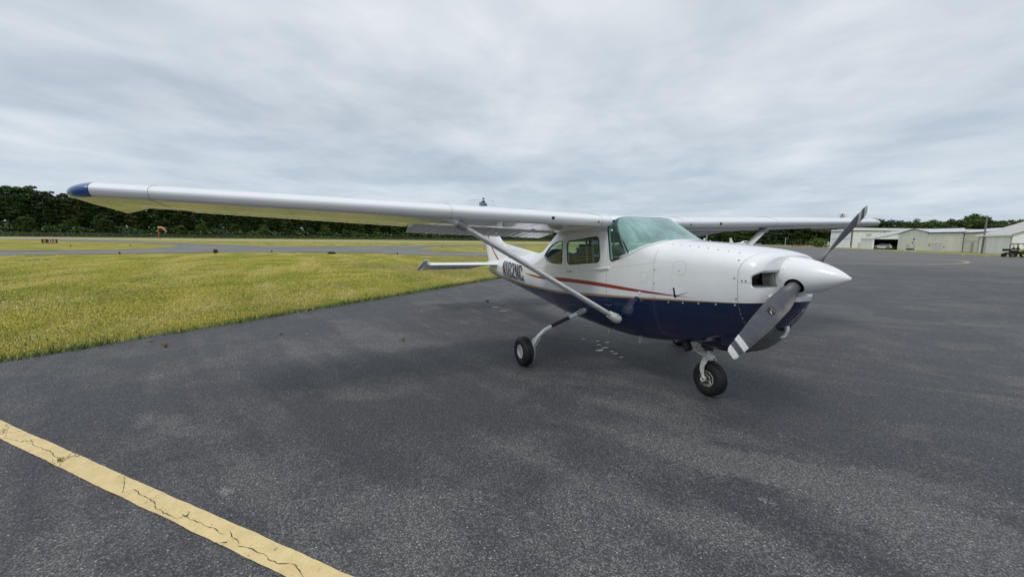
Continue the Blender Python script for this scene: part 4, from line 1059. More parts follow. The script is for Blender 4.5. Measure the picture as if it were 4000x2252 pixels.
def path_ribbon(name, P, w, z, mat):
    A, C_ = [], []
    for i, p in enumerate(P):
        a, b_ = P[max(0, i-1)], P[min(len(P)-1, i+1)]; L = math.dist(a, b_) or 1; n = (-(b_[1]-a[1])/L, (b_[0]-a[0])/L)
        ww = w(i) if callable(w) else w
        A.append((p[0]+n[0]*ww/2, p[1]+n[1]*ww/2)); C_.append((p[0]-n[0]*ww/2, p[1]-n[1]*ww/2))
    return ribbon(name, A, C_, z, mat)
path_ribbon('yellow_line', [(-24, 14), (-19.5, 26), (-16.86, 33.87), (-14.59, 37.61), (-13.5, 42), (-13.25, 46), (-13.5, 49), (-14.3, 52.3), (-15.8, 55.9), (-17.4, 58.3), (-20, 60), (-26, 61)], .30, .004, M_yel2)
path_ribbon('taxiway_centre_line', [(-47, -150), (-46.8, -40), (-47, -25), (-50, -12), (-58, 0), (-62, 4)], .3, -.006, M_yel2)
path_ribbon('taxiway_centre_line', [(-44, -8), (-43.5, 3), (-41, 9), (-38, 14), (-36, 24)], .3, -.006, M_yel2)
path_ribbon('taxiway_centre_line', [(-66, -20), (-72, -14), (-76, -8), (-78, -2), (-84, 6)], .3, -.006, M_yel2)
M_wl = material('white_marking_paint', (.45, .45, .44), .8, 0, 0, worn(.2, 1))
for k in range(4):
    x0, y0 = -27.5+k*3.2, 91.5-k*2.4
    path_ribbon('parking_line', [(x0, y0), (x0+2.2, y0-5.5)], .14, .004, M_wl)
path_ribbon('runway_edge_line', [(-171, -400), (-171, 650)], 1.0, -.002, M_wl)
# ---- cracks: ragged open lines over the paint and tarmac
M_crack = material('crack_dark', (.018, .016, .014), .9)
def crack(P0, P1, wid, wander, seed, step=.02, z=.0062):
    random.seed(seed); n = max(3, int(math.dist(P0, P1)/step)); P = []; w = 0; v = 0
    L = math.dist(P0, P1); nx, ny = -(P1[1]-P0[1])/L, (P1[0]-P0[0])/L
    for i in range(n+1):
        t = i/n; v = .55*v+random.uniform(-1, 1)*wander*.5; w = w*.93+v; P.append((P0[0]+(P1[0]-P0[0])*t+nx*w, P0[1]+(P1[1]-P0[1])*t+ny*w))
    rs = [wid*random.uniform(.08, .75) for _ in P]; rs[0] = rs[-1] = wid*.1
    path_ribbon('pavement_crack', P, lambda i: rs[i], z, M_crack); return P
def yl(t, s): # point on the line: t along, s across 0..1
    a = (-1.82+3.05*t, -6.41+2.75*t); b_ = (-1.36+2.46*t, -6.18+2.22*t); return (a[0]+(b_[0]-a[0])*s, a[1]+(b_[1]-a[1])*s)
crack(yl(.02, .9), yl(.10, .72), .004, .012, 1); crack(yl(.10, .72), yl(.16, .45), .006, .012, 2); crack(yl(.15, .30), yl(.29, .72), .006, .014, 3)
crack(yl(.29, .72), yl(.36, .0), .003, .01, 4); crack(yl(.30, .7), yl(.29, 1.1), .003, .01, 5); crack(yl(.05, 0.), yl(.02, .9), .003, .008, 6)
crack(yl(.50, .05), yl(.55, .45), .005, .014, 7); crack(yl(.55, .45), yl(.70, .55), .007, .016, 8); crack(yl(.70, .55), yl(.80, .35), .007, .016, 9)
crack(yl(.80, .35), yl(.86, .75), .006, .016, 10); crack(yl(.86, .75), yl(1.02, .55), .007, .016, 11); crack(yl(.55, .5), yl(.53, 1.), .003, .01, 12); crack(yl(.80, .35), yl(.79, .1), .003, .01, 13)
crack((-9.4, -4.4), (-5.9, -1.2), .007, .035, 17, .05, .0022); crack((-5.6, -.6), (-4.6, 1.0), .008, .03, 18, .05, .0022); crack((-3.9, -3.2), (-2.5, -4.3), .004, .03, 21, .04, .0022); crack(yl(.36, -.02), (-1.30, -4.35), .004, .02, 22, .03, .0022); crack(yl(.53, 1.02), (.20, -5.35), .003, .015, 23, .02, .0022); crack(yl(.29, 1.05), (-.80, -5.75), .003, .015, 24, .02, .0022); crack(yl(.79, .02), (1.0, -3.7), .003, .012, 25, .02, .0022)
# ---- puddles under the airplane
M_pud = material('puddle_water', (.02, .022, .025), .03, 0, 0, None, **{'Specular IOR Level': 1.})
def wet(nb, b): nb.put(b.inputs['Base Color'], (.30, .31, .33))
random.seed(9)
for x, y, r in ((-1.72, -.01, .10), (-1.81, .15, .08), (-2.41, .15, .06), (-2.07, .39, .07), (-1.99, .17, .06), (-1.48, .09, .06), (-5.89, -.02, .14), (-5.34, -.05, .13), (-2.2, .30, .05), (-1.3, .05, .05), (-1.6, .12, .05)):
    bm = B(); ph = [random.uniform(0, 6) for _ in range(3)]
    P = [(x+r*.34*(1+.25*math.sin(2*a+ph[0])+.15*math.sin(5*a+ph[1]))*math.cos(a), y+r*.75*(1+.25*math.sin(3*a+ph[2]))*math.sin(a)) for a in (2*PI*i/28 for i in range(28))]
    sheet('puddle', P, .0035, M_pud)

# ---- grass blades (uncountable): one mesh
M_blade = None
def upn(nb, b):
    nv = nb.vadd(nb.vscale(nb.new('ShaderNodeNewGeometry').outputs['Normal'], .30), (0., 0., 1.)); n_ = nb.new('ShaderNodeVectorMath', operation='NORMALIZE'); nb.L.new(nv, n_.inputs[0]); nb.put(b.inputs['Normal'], n_.outputs[0])
def blade_build(nb, b):
    p = nb.pos(); c = grass_col(nb, p); r = nb.new('ShaderNodeNewGeometry').outputs['Random Per Island']
    c = nb.mix(nb.mul(nb.gt(r, .74), .75), c, (.58, .48, .14)); c = nb.mix(nb.mul(nb.lt(r, .22), .6), c, (.11, .19, .025))
    nb.put(b.inputs['Base Color'], nb.vscale(c, 1.55)); upn(nb, b)
M_blade = material('grass_blade', (.15, .22, .03), .7, 0, 0, blade_build, **{'Specular IOR Level': .2})
def edge_build(nb, b):
    r = nb.new('ShaderNodeNewGeometry').outputs['Random Per Island']
    nb.put(b.inputs['Base Color'], nb.ramp(r, [(0, (.06, .14, .018)), (.5, (.12, .22, .03)), (.8, (.25, .28, .06)), (1, (.42, .36, .14))])); upn(nb, b)
M_edgeg = material('edge_weeds', (.06, .12, .02), .7, 0, 0, edge_build, **{'Specular IOR Level': .2})
rng = np.random.default_rng(3)
EA = np.array(EDGE)
def edge_dist(P):
    """signed-ish distance to the pavement edge and side (positive on the grass)"""
    best = np.full(len(P), 1e9); side = np.zeros(len(P))
    for a, b_ in zip(EA[:-1], EA[1:]):
        d = b_-a; L = np.hypot(*d); t = np.clip(((P-a)@d)/L**2, 0, 1); q = a+t[:, None]*d; r = P-q; dist = np.hypot(r[:, 0], r[:, 1])
        sgn = (d[0]*r[:, 1]-d[1]*r[:, 0])/L; m = dist < best; best[m] = dist[m]; side[m] = sgn[m]
    return best*np.sign(side)
def scatter(n, rmin, rmax):
    """ground points in the view wedge, even in the picture"""
    ang = rng.uniform(YAW-.1, YAW+1.02, n); u = rng.uniform(0, 1, n); r = 1/(1/rmin+(1/rmax-1/rmin)*u)
    return np.stack([CAMP.x+r*np.cos(ang), CAMP.y+r*np.sin(ang)], 1), r
def blades_mesh(name, P, h, w, mat, lean=.5, z0=-.03):
    n = len(P); a = rng.uniform(0, 2*PI, n); la = rng.uniform(0, 2*PI, n); L = rng.uniform(.1, lean, n)*h
    dx, dy = np.cos(a)*w/2, np.sin(a)*w/2; z = np.full(n, z0)
    V = np.empty((n, 3, 3)); V[:, 0] = np.stack([P[:, 0]-dx, P[:, 1]-dy, z], 1); V[:, 1] = np.stack([P[:, 0]+dx, P[:, 1]+dy, z], 1)
    V[:, 2] = np.stack([P[:, 0]+np.cos(la)*L, P[:, 1]+np.sin(la)*L, z+h], 1)
    me = bpy.data.meshes.new(name); me.vertices.add(3*n); me.vertices.foreach_set('co', V.ravel()); me.loops.add(3*n); me.loops.foreach_set('vertex_index', np.arange(3*n, dtype=np.int32))
    me.polygons.add(n); me.polygons.foreach_set('loop_start', np.arange(0, 3*n, 3, dtype=np.int32)); me.update(calc_edges=True); me.materials.append(mat)
    o = bpy.data.objects.new(name, me); link(o); return o
# camera looks along YAW; the left of the frame is at a larger angle
P, r = scatter(230000, 5, 42); d = edge_dist(P); k = (d > .03); P, r, d = P[k], r[k], d[k]
# keep off the taxiway strips
k = ~((P[:, 0] < -39) & (P[:, 0] > -60) & (P[:, 1] < 12)) ; P, r, d = P[k], r[k], d[k]
clump = .5+.5*np.sin(P[:, 0]*1.3+np.sin(P[:, 1]*.9)*2)*np.sin(P[:, 1]*1.7+np.cos(P[:, 0]*.8)*2)
h = (.016+.040*rng.uniform(0, 1, len(P))**3+.016*clump)*np.clip(1.25-r/60, .5, 1); w = .010*np.maximum(1, r/9)*rng.uniform(.6, 1.4, len(P))
tag(blades_mesh('grass_blades', P, h, w, M_blade), 'rough yellow green grass covering the field beside the apron', 'grass', kind='stuff')
# rank green weeds along the pavement edge
pts = []
random.seed(11)
for (a, b_) in zip(EDGE[2:12], EDGE[3:13]):
    L = math.dist(a, b_); n = int(L*900); t = rng.uniform(0, 1, n); nx, ny = (b_[1]-a[1])/L, -(b_[0]-a[0])/L
    s_ = rng.uniform(0, L, n); dens = .5+.5*np.sin(s_*1.9+a[0]*3)*np.cos(s_*.7+a[1]); big_ = np.clip(np.sin(s_*.83+a[0])*np.sin(s_*2.3+a[1]*2), 0, 1); off = np.abs(rng.normal(0, .15, n))*(1+.9*big_)-.05-.10*big_
    k = rng.uniform(0, 1, n) < (.25+.75*dens); t = s_/L
    q = np.stack([a[0]+(b_[0]-a[0])*t-nx*-off*1., a[1]+(b_[1]-a[1])*t-ny*-off*1.], 1)[k]; pts.append(q)
P = np.concatenate(pts); d = edge_dist(P); 
if (d > 0).mean() < .5: P = P  # side handled by edge_dist
P = P[edge_dist(P) > -.16]
rr = np.hypot(P[:, 0]-CAMP.x, P[:, 1]-CAMP.y)
h = rng.uniform(.05, .17, len(P)); w = .012*np.maximum(1, rr/9)*rng.uniform(.6, 1.4, len(P))
tag(blades_mesh('edge_weeds', P, h, w, M_edgeg, 1.1), 'dark green rank weeds spilling over the pavement edge', 'weeds', kind='stuff')
# white clover heads
P, r = scatter(20000, 9, 50); d = edge_dist(P); cl_ = np.sin(P[:, 0]*.55+1.3*np.sin(P[:, 1]*.35))*np.sin(P[:, 1]*.6+1.)
k = (d > .3) & (((cl_ > .55) & (rng.uniform(0, 1, len(P)) < .35)) | ((d < 1.9) & (rng.uniform(0, 1, len(P)) < .22))); P, r = P[k], r[k]
k = ~((P[:, 0] < -39) & (P[:, 0] > -60) & (P[:, 1] < 12)); P, r = P[k], r[k]
n = len(P); V = []; F = []
for i in range(n):
    s_ = .0085*max(1, r[i]/10)*random.uniform(.6, 1.3); hz = random.uniform(.05, .12); x, y = P[i]; b0 = len(V)
    V += [(x-s_, y, hz), (x, y-s_, hz), (x+s_, y, hz), (x, y+s_, hz), (x, y, hz+s_*.7)]; F += [(b0, b0+1, b0+4), (b0+1, b0+2, b0+4), (b0+2, b0+3, b0+4), (b0+3, b0, b0+4)]
Yv = []; Yf = []
P2, r2 = scatter(9000, 6, 55); d2 = edge_dist(P2); c2 = np.sin(P2[:, 0]*.41+2*np.sin(P2[:, 1]*.22))*np.sin(P2[:, 1]*.37+.4); k2 = (d2 > .3) & ((c2 > .2) | (rng.uniform(0, 1, len(P2)) < .15)) & ~((P2[:, 0] < -39) & (P2[:, 1] < 12)); P2, r2 = P2[k2], r2[k2]
for i in range(len(P2)):
    s_ = .008*max(1, r2[i]/10)*random.uniform(.6, 1.4); hz = random.uniform(.05, .13); x, y = P2[i]; b0 = len(Yv)
    Yv += [(x-s_, y, hz), (x, y-s_, hz), (x+s_, y, hz), (x, y+s_, hz), (x, y, hz+s_*.7)]; Yf += [(b0, b0+1, b0+4), (b0+1, b0+2, b0+4), (b0+2, b0+3, b0+4), (b0+3, b0, b0+4)]
tag(raw('yellow_flowers', Yv, Yf, material('bloom_yellow', (.72, .58, .08), .8)), 'tiny yellow blooms scattered through the grass', 'flowers', kind='stuff')
tag(raw('clover_flowers', V, F, material('clover_white', (.60, .57, .50), .8)), 'small white clover flowers scattered through the grass', 'flowers', kind='stuff')
# dry weed tufts standing in cracks on the tarmac
M_dry = material('dry_weed', (.34, .22, .10), .8, 0, 0, worn(.3, 40))
M_gw = material('green_weed', (.20, .24, .06), .8, 0, 0, worn(.3, 40))
def tuft(x, y, n, h, mat, label, seed):
    random.seed(seed); V = []; F = []
    for i in range(n):
        a, l = random.uniform(0, 2*PI), random.uniform(.2, .9); hh = h*random.uniform(.5, 1); q = random.uniform(0, .05); px, py = q*math.cos(a*3), q*math.sin(a*3); b0 = len(V)
        V += [(px-.004, py, 0), (px+.004, py, 0), (px+math.cos(a)*l*hh*.5+.002, py+math.sin(a)*l*hh*.5, hh*.7), (px+math.cos(a)*l*hh, py+math.sin(a)*l*hh, hh)]; F += [(b0, b0+1, b0+2), (b0, b0+2, b0+3)]
    o = raw('weed_tuft', V, F, mat); o.location = (x, y, 0); tag(o, label, 'weed')
tuft(-4.30, -5.95, 40, .07, M_dry, 'reddish dry weed tuft standing just off the grass edge', 1)
tuft(-4.75, -6.25, 30, .04, M_dry, 'low flattened dry tuft touching the grass edge', 2)
tuft(-4.55, -4.45, 30, .045, M_gw, 'tiny dull tuft on bare tarmac between grass and main wheel', 3)
tuft(-3.37, -2.64, 40, .055, M_gw, 'yellow green tuft growing alone on the tarmac below the tail', 4)
tuft(-6.75, .10, 50, .08, M_dry, 'straw coloured weed by the puddles under the tail cone', 5)
tuft(-.72, -5.56, 25, .035, M_gw, 'small weed sprouting at a crack beside the yellow line', 6)

# ================================================================ BACKGROUND THINGS
def leaf_mat(name, c1, c2, c3):
    def f(nb, b):
        r = nb.new('ShaderNodeNewGeometry').outputs['Random Per Island']; o = nb.new('ShaderNodeObjectInfo').outputs['Random']
        n = nb.noise(nb.obj(), .35, 3, .6)
        c = nb.mix(nb.sm(n, .38, .64), c1, c2); c = nb.mix(nb.mul(nb.gt(r, .7), .7), c, c3)
        hv = nb.new('ShaderNodeHueSaturation'); nb.put(hv.inputs['Hue'], nb.sm(o, 0., 1., .475, .515)); nb.put(hv.inputs['Value'], nb.sm(nb.m('FRACT', nb.mul(o, 7.3)), 0., 1., .65, 1.35)); nb.L.new(c, hv.inputs['Color'])
        nb.put(b.inputs['Base Color'], hv.outputs[0])
    return material(name, c1, .75, 0, 0, f, **{'Specular IOR Level': .2})
M_pine = leaf_mat('pine_needles', (.034, .066, .026), (.060, .105, .034), (.085, .13, .042))
M_broad = leaf_mat('broad_leaves', (.042, .090, .024), (.070, .130, .030), (.10, .165, .040))
M_hill = leaf_mat('hill_leaves', (.040, .078, .028), (.072, .118, .032), (.11, .155, .040))
M_bark = material('bark', (.24, .21, .17), .9, 0, 0, worn(.35, 3))
def tree_variant(kind, seed, H):
    rd = np.random.default_rng(seed); blobs = []
    if kind == 'pine':
        c0 = H*rd.uniform(.22, .36); nb_ = 50
        for i in range(nb_):
            t = (i+.5)/nb_; z = c0+(H-c0)*t*.98; R_ = (H*.15)*(math.sin(PI*min(1, .25+.75*(1-t)))**.6)*rd.uniform(.35, 1.1)+.3; a = rd.uniform(0, 2*PI)
            blobs.append((R_*math.cos(a), R_*math.sin(a), z, rd.uniform(1.1, 1.9), rd.uniform(.5, .9)))
        for i in range(7): a = rd.uniform(0, 2*PI); blobs.append((1.6*math.cos(a), 1.6*math.sin(a), H*rd.uniform(.12, .34), 1.1, .5))
        per, q0, q1 = 84, .25, .52
    else:
        nb_ = 46
        for i in range(nb_):
            a = rd.uniform(0, 2*PI); el = rd.uniform(-.55, 1.); rr = H*.27*math.sqrt(max(0, 1-el*el*.8))*rd.uniform(.55, 1.05)
            blobs.append((rr*math.cos(a), rr*math.sin(a), H*(.56+.38*el), rd.uniform(1.3, 2.3)*H/18, rd.uniform(1.0, 1.7)*H/18))
        per, q0, q1 = 110, .24, .50
    C = []
    for bx, by, bz, br, bh in blobs:
        v = rd.normal(size=(per, 3)); v /= np.linalg.norm(v, axis=1)[:, None]; v *= rd.uniform(.55, 1.0, (per, 1)); C.append(v*[br, br, bh]+[bx, by, bz])
    C = np.concatenate(C); n = len(C); nrm = rd.normal(size=(n, 3)); nrm[:, 2] = np.abs(nrm[:, 2])+.3; nrm /= np.linalg.norm(nrm, axis=1)[:, None]
    t = np.cross(nrm, rd.normal(size=(n, 3))); t /= np.linalg.norm(t, axis=1)[:, None]; s_ = np.cross(nrm, t); q = rd.uniform(q0, q1, (n, 1))
    V = np.stack([C-t*q, C-s_*q*.7, C+t*q, C+s_*q*.7], 1).reshape(-1, 3); F = [(4*i, 4*i+1, 4*i+2, 4*i+3) for i in range(n)]
    me = bpy.data.meshes.new('crown'); me.from_pydata(V.tolist(), [], F); me.materials.append({'pine': M_pine, 'broad': M_broad, 'hill': M_hill}[kind])
    bm = B(); rb = .011*H+.04; top = H*.9 if kind == 'pine' else H*.75
    tube(bm, [(0, 0, -.1), (.05*rd.normal(), .05*rd.normal(), top*.4), (.12*rd.normal(), .12*rd.normal(), top*.75), (.1, 0, top)], [rb*1.2, rb*.9, rb*.6, .05], 7)
    for i in range(8):
        a = rd.uniform(0, 2*PI); z0 = H*rd.uniform(.35, .8); L = H*.16*(1.3-z0/H); tube(bm, [(0, 0, z0), (L*math.cos(a)*.6, L*math.sin(a)*.6, z0+L*.25), (L*math.cos(a), L*math.sin(a), z0+L*.5)], [rb*.35, rb*.22, .03], 5)
    tm = bpy.data.meshes.new('trunk'); bm.to_mesh(tm); bm.free(); tm.materials.append(M_bark); smooth(tm, 60)
    return me, tm
def plant_tree(name, var, x, y, sc, rz, label, cat, group):
    r = empty(name, (x, y, -.03), rz); r.scale = (sc[0], sc[0], sc[1]); tag(r, label, cat, group)
    for nm, me in (('crown', var[0]), ('trunk', var[1])):
        o = bpy.data.objects.new(nm, me); link(o); o.parent = r
PV = [tree_variant('pine', 10+i, 24) for i in range(6)]; BV = [tree_variant('broad', 30+i, 13) for i in range(4)]; HV = [tree_variant('hill', 50+i, 20) for i in range(5)]
random.seed(21)
def along(P, sp):
    out = []; acc = 0
    for a, b_ in zip(P, P[1:]):
        L = math.dist(a, b_); s_ = acc
        while s_ < L: t = s_/L; out.append((a[0]+(b_[0]-a[0])*t, a[1]+(b_[1]-a[1])*t)); s_ += sp*random.uniform(.8, 1.2)
        acc = s_-L
    return out
LEFT = [(-276, -186), (-284, -150), (-320, -60), (-358, 40), (-365, 150), (-357, 290)]
for row, sp, off in ((0, 6.2, 4), (1, 6.8, 10), (2, 9.5, 17)):
    for x, y in along(LEFT, sp):
        far = max(0, min(1, (y+150)/190)); hs = 1.0-.16*far
        plant_tree('pine_tree', random.choice(PV), x-off+random.uniform(-2, 2), y+random.uniform(-2, 2), (random.uniform(.95, 1.35), hs*random.uniform(.84, 1.10)), random.uniform(0, 6.3), 'tall dark pine in the forest line beyond the runway fence', 'tree', 'pines beyond the runway')
for x, y in along(LEFT, 15):
    plant_tree('broadleaf_tree', random.choice(BV), x+random.uniform(-2, 3), y+random.uniform(-2, 2), (random.uniform(.7, 1.15), random.uniform(.55, 1.05)), random.uniform(0, 6.3), 'lighter green leafy tree in front of the pines beyond the runway', 'tree', 'leafy trees before the pines')
RIGHT = [(-245, 215), (-213, 242), (-155, 318), (-110, 352), (-80, 378), (-50, 392)]
random.seed(8)
def hgt(x, y):
    v = Vector((x, y, 0))-Vector((CAMP.x, CAMP.y, 0)); px = 2000+1593*v.dot(_r2)/v.dot(_f); dep = v.dot(_f)
    yy = float(np.interp(px, [2700, 3290, 3360, 3450, 3530, 3600, 3650, 3720, 3790, 3850, 3880, 3920, 4000], [872, 858, 848, 846, 850, 848, 856, 846, 834, 842, 861, 848, 850])); hy = 908+.0127*px
    return (hy-yy)/1593*dep+1.6
for row, sp, off in ((0, 8.5, 0), (1, 9.5, 8)):
    for x, y in along(RIGHT, sp):
        x2, y2 = x-off*.7, y+off*.7; H_ = hgt(x2, y2)/20*random.uniform(.90, 1.02)*(.93 if row == 0 else 1.0)
        plant_tree('broadleaf_tree', random.choice(HV), x2, y2, (random.uniform(1.0, 1.35), H_), random.uniform(0, 6.3), 'rounded green tree in the wood behind the hangars', 'tree', 'trees behind the hangars')
# undergrowth: one leafy mass at the foot of the woods
rd = np.random.default_rng(4); C = []
for P_, n, h0, deep in ((LEFT, 26000, 5., 0), (LEFT, 46000, 17., 1), (RIGHT, 12000, 4.5, 0), (RIGHT, 20000, 13., 1)):
    Ls = [math.dist(a, b_) for a, b_ in zip(P_, P_[1:])]; T = sum(Ls); nl = P_ is LEFT
    for _ in range(n):
        u = rd.uniform(0, T); i = 0
        while u > Ls[i]: u -= Ls[i]; i += 1
        a, b_ = P_[i], P_[i+1]; t = u/Ls[i]; z = rd.uniform(0, 1)**(1. if deep else 1.3)*h0*(1+.25*math.sin(u*.3+i)); q = rd.uniform(6, 14) if deep else rd.uniform(-1, 6)
        C.append((a[0]+(b_[0]-a[0])*t+(3-q if nl else 2-q*.7), a[1]+(b_[1]-a[1])*t+rd.uniform(-3, 3)+(0 if nl else q*.7), z))
C = np.array(C); n = len(C); nrm = rd.normal(size=(n, 3)); nrm /= np.linalg.norm(nrm, axis=1)[:, None]; t = np.cross(nrm, rd.normal(size=(n, 3))); t /= np.linalg.norm(t, axis=1)[:, None]; s_ = np.cross(nrm, t); q = rd.uniform(.5, 1.1, (n, 1))
V = np.stack([C-t*q, C-s_*q*.7, C+t*q, C+s_*q*.7], 1).reshape(-1, 3)
tag(raw('undergrowth', V.tolist(), [(4*i, 4*i+1, 4*i+2, 4*i+3) for i in range(n)], M_pine), 'dark leafy undergrowth at the foot of the woods', 'undergrowth', kind='stuff')

# ---- perimeter fence
M_mesh = bpy.data.materials.new('chain_link'); M_mesh.use_nodes = True; nb = NB(M_mesh.node_tree)
tr = nb.new('ShaderNodeBsdfTransparent'); mx = nb.new('ShaderNodeMixShader'); o_ = nb.obj(); x, y, z = nb.xyz(o_)
dg1 = nb.m('FRACT', nb.mul(nb.add(y, z), 9.)); dg2 = nb.m('FRACT', nb.mul(nb.sub(y, z), 9.)); ln = nb.m('MAXIMUM', nb.lt(dg1, .16), nb.lt(dg2, .16))
nb.put(mx.inputs[0], ln); nb.L.new(tr.outputs[0], mx.inputs[1]); nb.L.new(nb.N['Principled BSDF'].outputs[0], mx.inputs[2]); nb.N['Principled BSDF'].inputs['Base Color'].default_value = (.12, .14, .13, 1)
nb.L.new(mx.outputs[0], nb.N['Material Output'].inputs[0])
M_post = material('galvanised_steel', (.22, .24, .23), .5, .5)
FL = [(-262, -186), (-268, -150), (-300, -60), (-336, 40), (-342, 150), (-336, 290)]
fe = empty('perimeter_fence', (FL[0][0], FL[0][1], 0)); tag(fe, 'long grey chain-link fence in front of the forest beyond the runway', 'fence')
ox, oy = FL[0]; V = []; F = []
for p in FL: V += [(p[0]-ox, p[1]-oy, 0), (p[0]-ox, p[1]-oy, 1.95)]
for i in range(len(FL)-1): F.append((2*i, 2*i+2, 2*i+3, 2*i+1))
raw('chain_link_mesh', V, F, M_mesh, fe)
bm = B(); tube(bm, [(p[0]-ox, p[1]-oy, 1.98) for p in FL], .03, 6); obj('top_rail', bm, M_post, fe)
random.seed(1); cnt = 0
pm = bpy.data.meshes.new('post'); bm = B(); tube(bm, [(0, 0, -.05), (0, 0, 2.1)], .045, 8); lathe(bm, [(0, .05), (.03, .04), (.05, 0)], (0, 0, 2.1), (0, 0, 1), 8); bm.to_mesh(pm); bm.free(); pm.materials.append(M_post)
for p in along(FL, 5.6)[:96]:
    o = bpy.data.objects.new('post', pm); link(o); o.parent = fe; o.location = (p[0]-ox, p[1]-oy, 0)

# ---- windsock
ws = empty('windsock', (-239.6, -74.4, 0)); tag(ws, 'faded orange windsock bending down from a red pole by the forest', 'windsock')
M_or = material('faded_orange_cloth', (.72, .30, .20), .8, 0, 0, worn(.15, 2)); M_pole = material('orange_pole_paint', (.50, .11, .05), .6)
bm = B(); tube(bm, [(0, 0, 0), (0, 0, 1.2), (0, 0, 5.6)], [.16, .11, .09], 10); tube(bm, [(0, 0, 0), (0, 0, .5)], .22, 10); obj('pole', bm, M_pole, ws)
rv = Vector((_r2.x, _r2.y, 0)).normalized(); bm = B(); tube(bm, [rv*.15+Vector((0, 0, 4.95)), rv*1.3+Vector((0, 0, 5.0)), rv*2.2+Vector((0, 0, 4.8)), rv*2.9+Vector((0, 0, 4.0)), rv*3.7+Vector((0, 0, 3.1))], [.50, .46, .42, .32, .22], 16); obj('sock', bm, M_or, ws)
bm = B(); lathe(bm, [(-.03, .52), (.03, .52), (.03, .46), (-.03, .46)], rv*.15+Vector((0, 0, 4.95)), rv, 20, closed=True); tube(bm, [(0, 0, 5.5), (0, 0, 5.9)], .05, 6); obj('hoop', bm, M_post, ws)

# ---- taxiway sign
sg = empty('taxiway_sign', (-87.4, -44.0, 0)); tag(sg, 'black and red taxiway sign reading B 23-5 on the far grass', 'sign')
to_cam = (Vector((CAMP.x, CAMP.y, 0))-Vector((-87.4, -44.0, 0))).normalized(); ang = math.atan2(to_cam.y, to_cam.x)+PI/2; sg.rotation_euler = (0, 0, ang); sg.scale = (.43, .5, .62)
M_sr = material('sign_red', (.17, .012, .012), .4); M_sk = material('sign_black', (.02, .018, .012), .4)
bm = B(); box(bm, (0, 0, .72), (4.0, .22, .98), bev=.02); obj('sign_case', bm, M_sk, sg)
bm = B(); box(bm, (.62, -.125, .72), (2.60, .03, .86)); obj('red_panel', bm, M_sr, sg, flat=True)
bm = B()
for q in (-1.7, -.6, .6, 1.7): box(bm, (q, 0, .12), (.10, .10, .25))
box(bm, (0, 0, .015), (4.3, .6, .04)); obj('sign_legs', bm, M_post, sg, flat=True)
def text3(body, size, mat, par, loc, rot=(PI/2, 0, 0), name='lettering', bold=.012, sx=1.):
    cu = bpy.data.curves.new('t', 'FONT'); cu.body = body; cu.size = size; cu.offset = bold; cu.extrude = .004; cu.align_x = 'CENTER'
    to = bpy.data.objects.new('t', cu); link(to); dg = bpy.context.evaluated_depsgraph_get(); dg.update(); tm = bpy.data.meshes.new_from_object(to.evaluated_get(dg)); bpy.data.objects.remove(to)
    tm.transform(Matrix.Translation(loc) @ Matrix.Rotation(rot[2], 4, 'Z') @ Matrix.Rotation(rot[0], 4, 'X') @ Matrix.Diagonal((sx, 1, 1, 1)))
    tm.materials.append(mat); o = bpy.data.objects.new(name, tm); link(o); o.parent = par; return o
text3('23-5', .98, material('sign_white', (.75, .72, .62), .5), sg, (.62, -.148, .38), bold=.02, sx=1.05)
text3('B', .98, material('sign_yellow', (.62, .52, .18), .5), sg, (-1.28, -.120, .38), bold=.02)

# ---- taxiway edge lights
M_bl = material('blue_lens', (.01, .015, .22), .2, 0, .5)
def tlight(x, y, label):
    e = empty('edge_light', (x, y, -.02)); tag(e, label, 'light', 'blue taxiway edge lights'); e.scale = (.5, .5, .62)
    return e
bmz = B(); lathe(bmz, [(0, .14), (.05, .14), (.06, .05), (.07, .04), (.32, .03)], (0, 0, 0), (0, 0, 1), 12); m1 = bpy.data.meshes.new('stake'); bmz.to_mesh(m1); bmz.free(); m1.materials.append(material('orange_stake', (.55, .24, .04), .6))
bmz = B(); lathe(bmz, [(.30, .06), (.34, .12), (.52, .13), (.58, .07), (.60, 0)], (0, 0, 0), (0, 0, 1), 14); m2 = bpy.data.meshes.new('lens'); bmz.to_mesh(m2); bmz.free(); m2.materials.append(M_bl)
for x, y, l in ((-37.7, -18.1, 'blue edge light in the grass below the windsock'), (-41.6, -8.4, 'blue edge light at the taxiway grass edge, middle of the three nearest'), (-35.1, 2.2, 'blue edge light on the grass just left of the stabilizer tip'),
                (-61.96, -30.95, 'distant edge light on the grass island right of the sign'), (-68.4, -27.7, 'distant edge light near the tip of the sign island'), (-87.3, 4.84, 'distant edge light on the far side of the taxiway, middle one'),
                (-64.9, 14.2, 'distant edge light on the pale island left of the tail'), (-51.5, 16.85, 'distant edge light just left of the rudder'), (-95.6, -16.4, 'distant edge light on the far strip of grass, left one')):
    e = tlight(x, y, l)
    for nm, me in (('stake', m1), ('lens', m2)):
        o = bpy.data.objects.new(nm, me); link(o); o.parent = e
